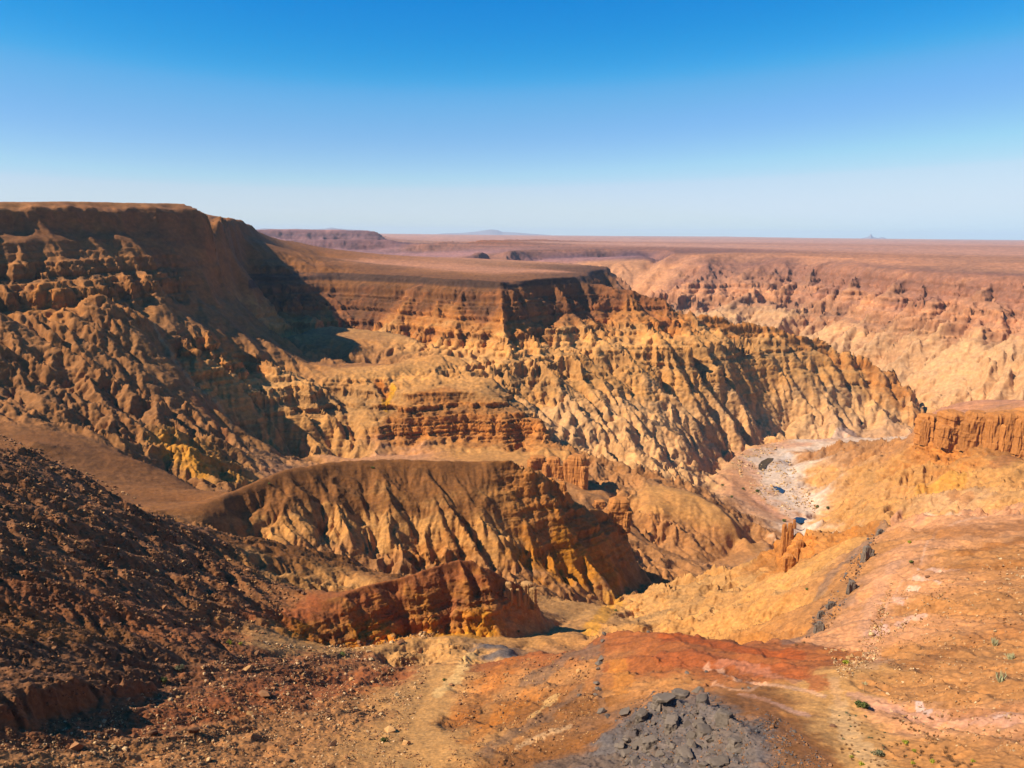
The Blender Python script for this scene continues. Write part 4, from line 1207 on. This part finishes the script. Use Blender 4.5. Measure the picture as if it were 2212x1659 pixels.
o['kind'] = 'stuff'
tag(o, 'loose small stones strewn over the near slopes', 'rubble')
print('rubble faces', len(stone_f), 't', round(time.time() - T0, 1))


# ---- crags: jointed, bedded rock bodies
def crag_mesh(name, w, d_, h, mat, seed, layers=9, lean=(0, 0), top=0.8, joints=0.10, n=26, m=30, power=3.2):
    q = random.Random(seed)
    lay = [q.uniform(-0.07, 0.07) for _ in range(layers + 1)]
    bm = bmesh.new()
    rings = []
    off = Vector((q.uniform(0, 99), q.uniform(0, 99), q.uniform(0, 99)))
    for i in range(m + 1):
        f = i / m
        L = f * layers
        li = min(layers, int(L)); ledge = lay[li] * (1.0 - 0.6 * (L - int(L)) ** 6)
        ring = []
        prof = (1 - 0.05 * math.sin(f * 3.1)) * (1 + (top - 1) * f ** 1.5)
        if f > 0.93:
            prof *= 1 - ((f - 0.93) / 0.07) ** 2 * 0.35
        for k in range(n):
            a = 2 * math.pi * k / n
            c_, s_ = math.cos(a), math.sin(a)
            e = (abs(c_) ** power + abs(s_) ** power) ** (-1.0 / power)
            p_ = Vector((c_ * e * w / 2, s_ * e * d_ / 2, f * h))
            jt = _mn.noise(Vector((p_.x / w * 5.5, p_.y / w * 5.5, f * 1.6)) + off) + 0.5 * _mn.noise(Vector((p_.x / w * 13, p_.y / w * 13, f * 3)) + off)
            jt = -abs(jt) * joints * 2.2 + joints * 0.4
            nn = _mn.fractal(p_ / w * 3.0 + off, 0.9, 2.1, 4) * 0.07
            sc = prof * (1 + ledge + jt + nn)
            ring.append(bm.verts.new((p_.x * sc + lean[0] * f * h, p_.y * sc + lean[1] * f * h, f * h * (1 + 0.03 * _mn.noise(p_ / w * 2 + off)))))
        rings.append(ring)
    for a, b in zip(rings[:-1], rings[1:]):
        for k in range(n):
            bm.faces.new((a[k], a[(k + 1) % n], b[(k + 1) % n], b[k]))
    bm.faces.new(rings[-1])
    bm.faces.new(rings[0][::-1])
    me = bpy.data.meshes.new(name)
    bm.to_mesh(me); bm.free()
    me.materials.append(mat)
    return me


FALLEN = [hull_mesh('fallen_block', angular(12, 0.9, 700 + k), M_ORANGE) for k in range(6)]


def crag_at(name, label, px, py, w, h, mat=None, sink=0.25, deep=0.8, rz=None, cat='rock', blocks=5, **kw):
    """px, py: the foot in the picture; w, h: size in picture units; a main body, side buttresses and fallen blocks"""
    loc, r = on_ground(px, py)
    D = math.hypot(r, ZC - loc.z)
    W, H = w / FOC * D, h / FOC * D * 1.05
    q = random.Random(int(px * 13 + py))
    kw.setdefault('power', 4.5)
    root = bpy.data.objects.new(name, None)
    root.location = loc + Vector((0, W * deep * 0.3, 0)); root.rotation_euler = (0, 0, q.uniform(-.3, .3) if rz is None else rz)
    COL.objects.link(root)
    me = crag_mesh('rock_body', W * 0.8, W * deep * 0.8, H * (1 + sink), mat or M_ORANGE, int(px * 7 + py), **kw)
    put('rock_body', me, (0, 0, -H * sink), (1, 1, 1), (0, 0, 0), root)
    for k in range(2):
        a = q.uniform(-0.4, 0.4) + (math.pi if k else 0)
        hh = H * q.uniform(.45, .85)
        me = crag_mesh('buttress', W * q.uniform(.35, .5), W * q.uniform(.35, .5), hh * (1 + sink), mat or M_ORANGE, int(px * 7 + py + 31 * k + 5), **kw)
        put('buttress', me, (math.cos(a) * W * .34, math.sin(a) * W * .3 - W * .12, -hh * sink), (1, 1, 1), (q.uniform(-.05, .05), q.uniform(-.06, .06), q.uniform(0, 1)), root)
    for k in range(blocks):
        a = q.uniform(3.3, 6.1); rr = W * q.uniform(.5, .9); s_ = W * q.uniform(.08, .2)
        x, y = root.location.x + math.cos(a) * rr, root.location.y + math.sin(a) * rr * .8
        zz = height_at(x, y) + ZC - root.location.z
        o = put('fallen_block', FALLEN[q.randrange(6)] if mat is None else BOULDERS['tan' if mat is M_TAN else 'grey'][q.randrange(8)], (0, 0, 0), (s_, s_ * q.uniform(.7, 1), s_ * q.uniform(.6, 1)), (q.uniform(-.4, .4), q.uniform(-.4, .4), q.uniform(0, 6)), root)
        o.location = Matrix.Rotation(-root.rotation_euler.z, 3, 'Z') @ Vector((x - root.location.x, y - root.location.y, zz))
    return tag(root, label, cat)


crag_at('rock_tower', 'square fluted orange rock tower standing alone on the ridge', 1246, 1048, 46, 60, top=1.05, joints=0.13, n=40, m=34)
crag_at('rock_crag', 'bulging orange crag leaning over the slope at the ridge end', 1332, 1140, 52, 58, top=1.0, joints=0.13, n=40, lean=(.08, 0))
crag_at('rock_crag', 'stepped orange rock block left of the square tower', 1195, 1030, 44, 38, layers=5, n=36)
crag_at('rock_crag', 'orange rock block on the crest behind the dark-capped hill', 1162, 1012, 46, 24, layers=4, n=36)
crag_at('rock_crag', 'shaded block just below and left of the square tower', 1212, 1076, 32, 32, layers=5, n=36)
crag_at('rock_crag', 'low broken orange ledge above the bulging crag', 1296, 1098, 34, 14, layers=3, n=30)
crag_at('rock_pillar', 'tall narrow pillar at the left end of the confluence cliff', 1693, 1196, 15, 58, layers=7, joints=.16, deep=1.0)
crag_at('rock_pillar', 'second pillar of the confluence cliff, behind the tall narrow one', 1706, 1176, 14, 42, layers=6, joints=.16, deep=1.0)
crag_at('rock_pillar', 'small finger of rock on top of the confluence cliff', 1716, 1142, 8, 18, layers=5, deep=1.0)
crag_at('rock_pillar', 'blocky orange buttress at the foot of the confluence cliff', 1706, 1228, 24, 26, layers=5)
crag_at('rock_pillar', 'fluted orange buttress right of the tall narrow pillar', 1728, 1206, 20, 34, layers=6, joints=.16)
crag_at('rock_pillar', 'pale pillar in the right end of the arched cliffs', 1098, 1296, 20, 36, M_TAN, joints=.14)
crag_at('rock_pillar', 'large pale pillar that ends the arched cliffs at right', 1138, 1306, 36, 44, M_TAN, joints=.14, n=36)
crag_at('rock_pillar', 'thin pale pillar between the two pillars of the arched cliffs', 1118, 1304, 12, 30, M_TAN, joints=.14)
for k, (px, w, h, lb) in enumerate(((2016, 44, 54, 'rounded orange bastion at the left end of the cliff band'), (2066, 52, 66, 'broad orange bastion second from the left in the cliff band'),
                                    (2116, 46, 72, 'orange bastion third from the left in the cliff band'), (2156, 36, 72, 'narrow orange bastion fourth from the left in the cliff band'),
                                    (2188, 34, 72, 'narrow orange bastion fifth from the left in the cliff band'), (2222, 40, 72, 'orange bastion cut by the right edge of the picture'))):
    crag_at('cliff_bastion', lb, px, 950 + min(16, k * 6), w * 1.1, h * 0.82, layers=6, n=40, joints=.15, deep=1.3, sink=0.3, top=0.9, blocks=3)
for px, py, w, h, lb in ((1875, 1206, 26, 22, 'largest dark grey outcrop on the shoulder edge'), (1842, 1276, 22, 18, 'dark grey outcrop below the largest one on the shoulder edge'),
                         (1772, 1364, 20, 18, 'lowest dark grey outcrop on the shoulder edge'), (1903, 1154, 16, 9, 'highest dark grey outcrop on the shoulder edge'),
                         (1798, 1312, 22, 9, 'flat dark outcrop between the two lower ones on the shoulder edge'), (1775, 1332, 16, 10, 'small dark outcrop above the lowest one on the shoulder edge')):
    crag_at('dolerite_outcrop', lb, px, py, w, h, M_GREY, layers=4, top=0.6, joints=.22, sink=.5, blocks=3)

# dark blocks along the vein and the grey outcrop built of slabs
for k, (px, py, w) in enumerate(((1306, 1370, 12), (1302, 1386, 11), (1298, 1425, 14), (1294, 1436, 16), (1292, 1446, 12), (1288, 1478, 14), (1292, 1490, 16), (1286, 1502, 12), (1300, 1540, 20), (1312, 1548, 13), (1252, 1503, 10))):
    boulder(px, py, w, 'grey', ('dark block at the top of the vein on the red knoll', 'dark block halfway down the vein below the red knoll', 'dark block in the lower part of the vein below the red knoll', 'dark block at the bottom end of the vein, left of the outcrop')[0 if k < 2 else 1 if k < 5 else 2 if k < 8 else 3], 'blocks of the dark vein')
loc, r = on_ground(1470, 1560)
outc = bpy.data.objects.new('rock_outcrop', None); outc.location = loc; COL.objects.link(outc)
tag(outc, 'dark grey slabby rock outcrop at the bottom centre', 'rock outcrop')
SLABS = [hull_mesh('slab', angular(16, rnd.uniform(0.35, 0.6), 500 + k), M_GREY) for k in range(10)]
k = 0
while k < 130:
    px, py = rnd.uniform(1320, 1650), rnd.uniform(1488, 1690)
    e = ((px - 1475) / 150) ** 2 + ((py - 1600) / 112) ** 2
    if e > 1 or (px - 1475) / 150 > 0.4 + (py - 1500) / 260:
        continue
    if perlin(np.array([px / 38.0]), np.array([py / 28.0]), 88)[0] < -0.25:
        continue
    l2, r2 = on_ground(px, py)
    edge = 1.0 if py < 1540 else 0.8
    s_ = rnd.choice((9, 12, 16, 22, 30, 38)) * edge / FOC * r2 * 1.1
    o = put('slab', rnd.choice(SLABS), l2 - loc + Vector((0, 0, s_ * 0.06)), (s_ * rnd.uniform(.8, 1.2), s_ * rnd.uniform(.6, 1.0), s_ * rnd.uniform(.7, 1.2)),
            (rnd.uniform(-.2, .7), rnd.uniform(-.6, .3), rnd.uniform(-.8, .8)), outc)
    k += 1

for k, (px, py, w, h) in enumerate(((1425, 1516, 34, 20), (1472, 1508, 38, 24), (1520, 1518, 34, 20), (1388, 1548, 30, 20), (1568, 1556, 34, 24), (1455, 1562, 40, 18), (1520, 1584, 40, 20),
                                    (1410, 1606, 40, 18), (1482, 1632, 44, 18), (1590, 1612, 36, 22), (1556, 1650, 40, 16))):
    l2, r2 = on_ground(px, py)
    D = math.hypot(r2, ZC - l2.z)
    W, H = w / FOC * D, h / FOC * D
    me = crag_mesh('rock_knob', W, W * 0.75, H * 1.3, M_GREY, 900 + k, layers=3, top=0.85, joints=0.16, power=5.0, n=22, m=14)
    put('rock_knob', me, l2 - loc - Vector((0, 0, H * 0.65)), (1, 1, 1), (rnd.uniform(-.25, .15), rnd.uniform(-.25, .25), rnd.uniform(0, 3)), outc)

# ------------------------------------------------------------------ shrubs
M_LEAF = plain_material('leaf_olive', (112, 116, 54), 0.35, 2.0, 0.8, 0)
M_LEAFY = plain_material('leaf_yellow', (176, 170, 50), 0.3, 2.0, 0.8, 0)
M_GREYG = plain_material('leaf_grey', (128, 122, 84), 0.3, 2.0, 0.8, 0)
M_DRY = plain_material('dry_twigs', (142, 100, 62), 0.3, 2.0, 0.9, 0)
M_STEM = plain_material('pale_stem', (206, 196, 140), 0.2, 2.0, 0.8, 0)
M_BARK = plain_material('bark', (190, 140, 84), 0.2, 2.0, 0.8, 0)


def bush_mesh(name, mat, seed, n=260, up=0.75, leaf=0.085, gap=0.0):
    """leaf-sized faces through an uneven dome, unit width"""
    q = random.Random(seed)
    lobes = [(Vector((q.uniform(-.26, .26), q.uniform(-.26, .26), q.uniform(.12, .34) * up)), q.uniform(.16, .30)) for _ in range(7)]
    v_, f_ = [], []
    for _ in range(n):
        c_, rr = q.choice(lobes)
        dr = Vector((q.gauss(0, 1), q.gauss(0, 1), q.gauss(0.3, 1))).normalized()
        p_ = c_ + dr * rr * q.uniform(0.55, 1.05)
        p_.z = max(0.01, p_.z * 1.2)
        a = Vector((q.gauss(0, 1), q.gauss(0, 1), q.gauss(0, 1))).normalized() * leaf * q.uniform(.6, 1.3)
        b = dr.cross(a).normalized() * leaf * q.uniform(.4, .8)
        i = len(v_)
        v_ += [p_ - a, p_ + b, p_ + a, p_ - b]
        f_.append((i, i + 1, i + 2, i + 3))
    me = bpy.data.meshes.new(name)
    me.from_pydata([tuple(x) for x in v_], [], f_)
    me.materials.append(mat)
    return me


def stems_mesh(name, mat, seed, n=26, spread=0.5, thick=0.03, tall=1.0):
    q = random.Random(seed)
    bm = bmesh.new()
    for _ in range(n):
        a = q.uniform(0, 6.28); rr = q.uniform(0.02, .16)
        base = Vector((math.cos(a) * rr, math.sin(a) * rr, -0.03))
        l_ = q.uniform(.6, 1.0) * tall
        k1 = spread * q.uniform(.25, 1.0)
        tip = base + Vector((math.cos(a) * k1 * .5, math.sin(a) * k1 * .5, l_))
        mid = base.lerp(tip, 0.5) + Vector((math.cos(a) * 0.05, math.sin(a) * 0.05, 0))
        rows_ = []
        for c_, t_ in ((base, thick), (mid, thick * .9), (tip, thick * .4)):
            rows_.append([bm.verts.new(c_ + Vector((math.cos(b) * t_, math.sin(b) * t_, 0))) for b in (0, 2.1, 4.2)])
        for r0, r1 in zip(rows_[:-1], rows_[1:]):
            for k in range(3):
                bm.faces.new((r0[k], r0[(k + 1) % 3], r1[(k + 1) % 3], r1[k]))
    me = bpy.data.meshes.new(name)
    bm.to_mesh(me); bm.free()
    me.materials.append(mat)
    return me


TWIGS = stems_mesh('stems', M_DRY, 5, 14, 1.0, 0.012, 0.5)
LEAVES = {'olive': [bush_mesh('foliage', M_LEAF, 20 + k, 420) for k in range(3)], 'yellow': [bush_mesh('foliage', M_LEAFY, 30 + k) for k in range(3)],
          'grey': [bush_mesh('foliage', M_GREYG, 40 + k, 300) for k in range(3)], 'dry': [bush_mesh('foliage', M_DRY, 50 + k, 150, 0.5, 0.07) for k in range(4)]}


def shrub(px, py, w, kind, label, group=None, name='shrub'):
    loc, r = on_ground(px, py)
    s_ = w / FOC * math.hypot(r, ZC - loc.z)
    root = bpy.data.objects.new(name, None)
    root.location = loc - Vector((0, 0, 0.04 * s_)); root.rotation_euler = (0, 0, rnd.uniform(0, 6.28)); root.scale = (s_ * 1.15, s_ * 1.15, s_ * rnd.uniform(.9, 1.25))
    COL.objects.link(root)
    tag(root, label, 'shrub', group)
    put('stems', TWIGS, (0, 0, 0), (1, 1, 1), (0, 0, 0), root)
    put('foliage', rnd.choice(LEAVES[kind]), (0, 0, 0), (1, 1, 1), (0, 0, 0), root)
    return root


for px, py, w, kind, label in (
        (1863, 1528, 26, 'olive', 'large round olive bush beside the sandy wash'),
        (1897, 1630, 19, 'grey', 'grey-green bush near the bottom of the sandy wash'),
        (1957, 1606, 12, 'yellow', 'bright yellow-green bush right of the grey-green one'),
        (1975, 1624, 9, 'yellow', 'small yellow-green bush below the bright one'),
        (1839, 1636, 8, 'yellow', 'small yellow bush at the left edge of the sandy wash'),
        (1861, 1653, 10, 'yellow', 'yellow bush at the bottom edge of the picture'),
        (2015, 1647, 10, 'yellow', 'yellow-green bush at the bottom among dry tufts'),
        (1972, 1651, 8, 'yellow', 'olive-yellow bush at the bottom left of the dry tufts'),
        (2102, 1646, 8, 'yellow', 'yellow-green bush alone at the bottom right'),
        (1828, 1434, 14, 'yellow', 'yellow bush in the mouth of the stony gully'),
        (1736, 1388, 9, 'dry', 'rust-coloured bush at the foot of the grey band'),
        (1721, 1394, 9, 'dry', 'low ochre bush where the red knoll meets the grey band'),
        (1855, 1386, 7, 'dry', 'brown bush on the stony strip'),
        (1964, 1172, 8, 'yellow', 'yellow-green bush on the pale shoulder'),
        (1744, 1274, 8, 'olive', 'olive bush on the ledge left of the grey band'),
        (1969, 1216, 8, 'olive', 'small olive bush above the salt crusts'),
        (1637, 1063, 9, 'olive', 'green bush on the gravel left of the blue pool'),
        (1606, 1057, 6, 'olive', 'small dark bush on the gravel left of the green one'),
        (1765, 1096, 8, 'olive', 'bush on the right bank above the lowest pool'),
        (1788, 1098, 7, 'olive', 'bush on the right bank, right of its neighbour'),
        (1581, 1074, 6, 'olive', 'small bush where the brown spur meets the gravel'),
        (1561, 1049, 6, 'olive', 'small bush on the upper left edge of the gravel'),
        (1694, 1126, 8, 'olive', 'bush on the pink sand left of the lowest pool'),
        (888, 1210, 9, 'olive', 'green bush in the gully behind the arched hill'),
        (740, 1415, 12, 'olive', 'green bush in the wash at the foot of the scree'),
        (495, 1391, 11, 'yellow', 'bright green bush below the dark overhang'),
        (520, 1392, 9, 'yellow', 'small green bush right of the one below the overhang'),
        (1330, 1320, 7, 'olive', 'lone bush on the pale gully floor'),
        (805, 1012, 8, 'olive', 'bush on the dark cap of the central hill'),
        (582, 1046, 6, 'olive', 'bush on the left shoulder of the dark-capped hill'),
        (1120, 1365, 7, 'olive', 'bush on the slope right of the arched cliffs'),
        (870, 1600, 14, 'dry', 'dry bush among the boulders of the near gully'),
        (830, 1602, 15, 'olive', 'olive bush left of the pale wedge boulder'),
        (960, 1470, 8, 'olive', 'bush at the foot of the pale spur'),
        (390, 1445, 18, 'grey', 'pale grey bush on the edge of the foreground rubble'),
        (352, 1474, 14, 'olive', 'olive bush below the pale grey one on the rubble edge')):
    shrub(px, py, w, kind, label)
ZT = [(710, 716, 14), (745, 716, 14), (795, 748, 12), (815, 760, 11), (850, 788, 9), (912, 780, 12), (908, 820, 9), (885, 845, 11), (940, 850, 12), (970, 860, 10), (1005, 862, 12), (1065, 878, 9),
      (1100, 892, 12), (1175, 912, 10), (1115, 932, 11), (1155, 955, 11), (1085, 945, 9), (1225, 925, 8), (1070, 667, 11), (1118, 705, 11), (1152, 722, 8), (1272, 694, 12), (1155, 995, 10),
      (1195, 1010, 12), (1080, 1045, 12), (1020, 1036, 8), (1320, 1055, 10), (1300, 1105, 16), (1040, 1108, 22), (1345, 1155, 22), (1360, 1190, 20), (1140, 1142, 17), (1140, 1172, 16), (1415, 1132, 9),
      (1410, 1218, 12), (1225, 1212, 15), (1505, 1232, 18), (1430, 1268, 18), (1470, 1248, 12), (1600, 1250, 11), (1270, 1266, 11), (1000, 1280, 14), (945, 1268, 14), (825, 1102, 12), (840, 1155, 14),
      (870, 1026, 9), (795, 1010, 9), (740, 1018, 11), (690, 1040, 6), (635, 1265, 11), (495, 1195, 11), (240, 1195, 14), (245, 1140, 10), (205, 1072, 13), (110, 1072, 13), (125, 1112, 11),
      (235, 1028, 11), (165, 1020, 11), (105, 915, 10), (590, 940, 11), (535, 1255, 14), (310, 795, 9), (262, 770, 9), (205, 710, 6), (455, 864, 8), (930, 1195, 10), (990, 1170, 8), (1210, 965, 8)]
for zx, zy, w in ZT:
    sx, sy = 2600 + zx / 3.687, 2050 + (zy + 6) / 3.687
    shrub(sx * .69125, sy * .69125, w * 0.42 * 1.2 + 1.5, 'dry', f"low dry brown {'wide ' if w > 12 else ''}tuft on the {('far', 'middle', 'near')[min(2, int((zy - 660) / 215))] if zy > 660 else 'far'} {('left', 'central', 'right')[min(2, int(zx / 540))]} part of the sandy flat", 'dry tufts on the sandy flat', 'dry_tuft')
for k in range(70):
    px, py = rnd.uniform(1800, 1960), rnd.uniform(1540, 1659)
    if px > 1822 + (py - 1540) * 0.5 - 30 and px < 1860 + (py - 1540) * 1.3:
        shrub(px, py, rnd.uniform(3.5, 6), rnd.choice(('dry', 'grey')), 'tiny grey-brown tuft scattered in the sandy wash', 'tiny tufts in the wash', 'dry_tuft')
EUPH = [stems_mesh('stem_cluster', M_STEM, 60 + k, 24, 0.6, 0.04) for k in range(3)]
for k, (px, py, w, label) in enumerate(((2160, 1473, 20, 'pale upright succulent cluster, lowest of three on the right slope'),
                                        (2182, 1424, 15, 'yellow-green succulent cluster at the right edge of the slope'),
                                        (2149, 1394, 15, 'pale succulent cluster, highest of three on the right slope'))):
    loc, r = on_ground(px, py)
    s_ = w / FOC * math.hypot(r, ZC - loc.z)
    root = bpy.data.objects.new('succulent', None); root.location = loc; root.scale = (s_ * 1.3, s_ * 1.3, s_); COL.objects.link(root)
    tag(root, label, 'succulent')
    put('stem_cluster', EUPH[k], (0, 0, 0), (1, 1, 1), (0, 0, k), root)
# young quiver tree on the sand
loc, r = on_ground(1866, 1494)
H = 20 / FOC * math.hypot(r, ZC - loc.z)
root = bpy.data.objects.new('quiver_tree', None); root.location = loc; COL.objects.link(root)
tag(root, 'slender young tree with a pale stem on the pink sand', 'tree')
bm = bmesh.new()
prev = None
for k in range(7):
    f = k / 6
    c_ = Vector((0.05 * math.sin(f * 3) * H, 0, f * H * 0.8 - 0.1)); t_ = H * 0.055 * (1 - 0.55 * f)
    ring = [bm.verts.new(c_ + Vector((math.cos(a) * t_, math.sin(a) * t_, 0))) for a in [i * 6.283 / 8 for i in range(8)]]
    if prev:
        for i in range(8):
            bm.faces.new((prev[i], prev[(i + 1) % 8], ring[(i + 1) % 8], ring[i]))
    prev = ring
me = bpy.data.meshes.new('trunk'); bm.to_mesh(me); bm.free(); me.materials.append(M_BARK)
put('trunk', me, (0, 0, 0), (1, 1, 1), (0, 0, 0), root)
me = stems_mesh('crown', M_STEM, 77, 30, 1.6, 0.035, 0.55)
put('crown', me, (0, 0, H * 0.76), (H * 0.42, H * 0.42, H * 0.42), (0, 0, 0), root)

# ------------------------------------------------------------------ pools in the river bed
M_WATER = bpy.data.materials.new('water'); M_WATER.use_nodes = True
_b = M_WATER.node_tree.nodes['Principled BSDF']
_b.inputs['Base Color'].default_value = (0.012, 0.022, 0.03, 1); _b.inputs['Roughness'].default_value = 0.06; _b.inputs['IOR'].default_value = 1.33
M_MUD = bpy.data.materials.new('olive_water'); M_MUD.use_nodes = True
_b = M_MUD.node_tree.nodes['Principled BSDF']
_b.inputs['Base Color'].default_value = (0.035, 0.03, 0.012, 1); _b.inputs['Roughness'].default_value = 0.25
for mat, label, poly in (
        (M_MUD, 'dark olive pool among white boulders, the farthest of three', [(945, 540), (1000, 500), (1100, 450), (1200, 450), (1180, 500), (1090, 560), (1070, 620), (1000, 660), (940, 640)]),
        (M_WATER, 'small deep blue pool in the white gravel', [(1180, 930), (1250, 940), (1330, 965), (1400, 1010), (1360, 1060), (1290, 1030), (1220, 975)]),
        (M_WATER, 'blue pool half hidden behind the confluence cliff', [(1530, 1510), (1600, 1470), (1700, 1475), (1780, 1500), (1780, 1560), (1650, 1575), (1570, 1545)])):
    pp = [((2200 + x / 5.53) * .69125, (1350 + y / 5.53) * .69125) for x, y in poly]
    zs_ = [ground(*p_)[4] for p_ in pp]
    zw = sorted(zs_)[int(len(zs_) * 0.6)] + 0.5
    v_ = []
    for x, y in pp:
        t_, tan = ray(x, y); r = zw / tan
        v_.append((r * math.sin(t_), r * math.cos(t_), zw + ZC))
    n_ = len(v_)
    v_ += [(x, y, z_ - 0.6) for x, y, z_ in v_]
    me = bpy.data.meshes.new('pool')
    me.from_pydata(v_, [], [tuple(range(n_))[::-1], tuple(range(n_, 2 * n_))] + [(i, (i + 1) % n_, n_ + (i + 1) % n_, n_ + i) for i in range(n_)])
    me.materials.append(mat)
    o = bpy.data.objects.new('pool', me); COL.objects.link(o)
    o['kind'] = 'structure'; o['label'] = label; o['category'] = 'pool'


# ------------------------------------------------------------------ far mountains beyond the plain
def far_mountain(label, r, prof, depth, col):
    """prof: (px, py) skyline; a ridge with noisy flanks"""
    m = plain_material('far_rock', col, 0.15, 0.001, 0.95, 0)
    xs = np.array([p_[0] for p_ in prof]); ys = np.array([p_[1] for p_ in prof])
    n = 120; mrow = 12
    px = np.linspace(xs[0], xs[-1], n)
    bm = bmesh.new()
    rows_ = []
    for i in range(-mrow, mrow + 1):
        f = abs(i) / mrow
        row = []
        for x in px:
            t_, tan = ray(x, float(np.interp(x, xs, ys)))
            top_ = r * tan + ZC
            base = ZC - 90
            rr = r + i / mrow * depth
            h = (top_ - base) * (1 - f) ** 1.4
            h *= 1 + 0.5 * f * _mn.noise(Vector((x / 6.0, f * 4, r)))
            row.append(bm.verts.new((rr * math.sin(t_), rr * math.cos(t_), base + h)))
        rows_.append(row)
    for a, b in zip(rows_[:-1], rows_[1:]):
        for k in range(n - 1):
            bm.faces.new((a[k], a[k + 1], b[k + 1], b[k]))
    me = bpy.data.meshes.new('mountain'); bm.to_mesh(me); bm.free(); me.materials.append(m)
    o = bpy.data.objects.new('mountain', me); COL.objects.link(o)
    o['kind'] = 'structure'; o['label'] = label; o['category'] = 'mountain'


far_mountain('far blue peak with a pointed nipple summit on the right horizon', 52000, [(1770, 519), (1790, 516), (1815, 517), (1836, 521), (1850, 518), (1864, 514), (1877, 511), (1880, 506), (1882, 505.5), (1885, 511), (1895, 514), (1908, 512), (1916, 516), (1930, 519), (1945, 519), (1960, 522)], 2500, (150, 140, 140))
far_mountain('far hazy blue range left of the centre horizon', 42000, [(840, 509), (870, 506), (900, 505), (930, 507), (960, 504), (1000, 503), (1030, 500), (1050, 497), (1060, 495.5), (1075, 497), (1085, 501), (1110, 502), (1150, 505), (1190, 508)], 2500, (150, 140, 140))
far_mountain('far low blue hills above the left distant mesa', 40000, [(540, 497), (570, 493), (600, 495), (640, 494), (670, 495.5), (700, 494), (716, 491.5), (730, 493.5), (760, 496), (800, 498)], 2000, (150, 140, 140))
print('objects t', round(time.time() - T0, 1))

# ------------------------------------------------------------------ the air
def haze_box():
    x0, x1, y0, y1, z0_, z1_ = -34000, 34000, -300, 62000, ZC - 480, ZC + 420
    v = [(x, y, zz) for zz in (z0_, z1_) for y in (y0, y1) for x in (x0, x1)]
    f = [(0, 2, 3, 1), (4, 5, 7, 6), (0, 1, 5, 4), (2, 6, 7, 3), (0, 4, 6, 2), (1, 3, 7, 5)]
    me = bpy.data.meshes.new('haze')
    me.from_pydata(v, [], f)
    m = bpy.data.materials.new('haze')
    m.use_nodes = True
    n = m.node_tree.nodes; n.clear()
    out = n.new('ShaderNodeOutputMaterial')
    pv = n.new('ShaderNodeVolumePrincipled')
    pv.inputs['Color'].default_value = (0.72, 0.85, 1.0, 1.0)
    pv.inputs['Density'].default_value = HAZE
    pv.inputs['Anisotropy'].default_value = 0.0
    m.node_tree.links.new(pv.outputs[0], out.inputs['Volume'])
    me.materials.append(m)
    o = bpy.data.objects.new('haze', me)
    o['kind'] = 'stuff'
    o['label'] = 'thin pale blue desert haze over the far plain'
    o['category'] = 'haze'
    COL.objects.link(o)


HAZE = 1.8e-5
haze_box()
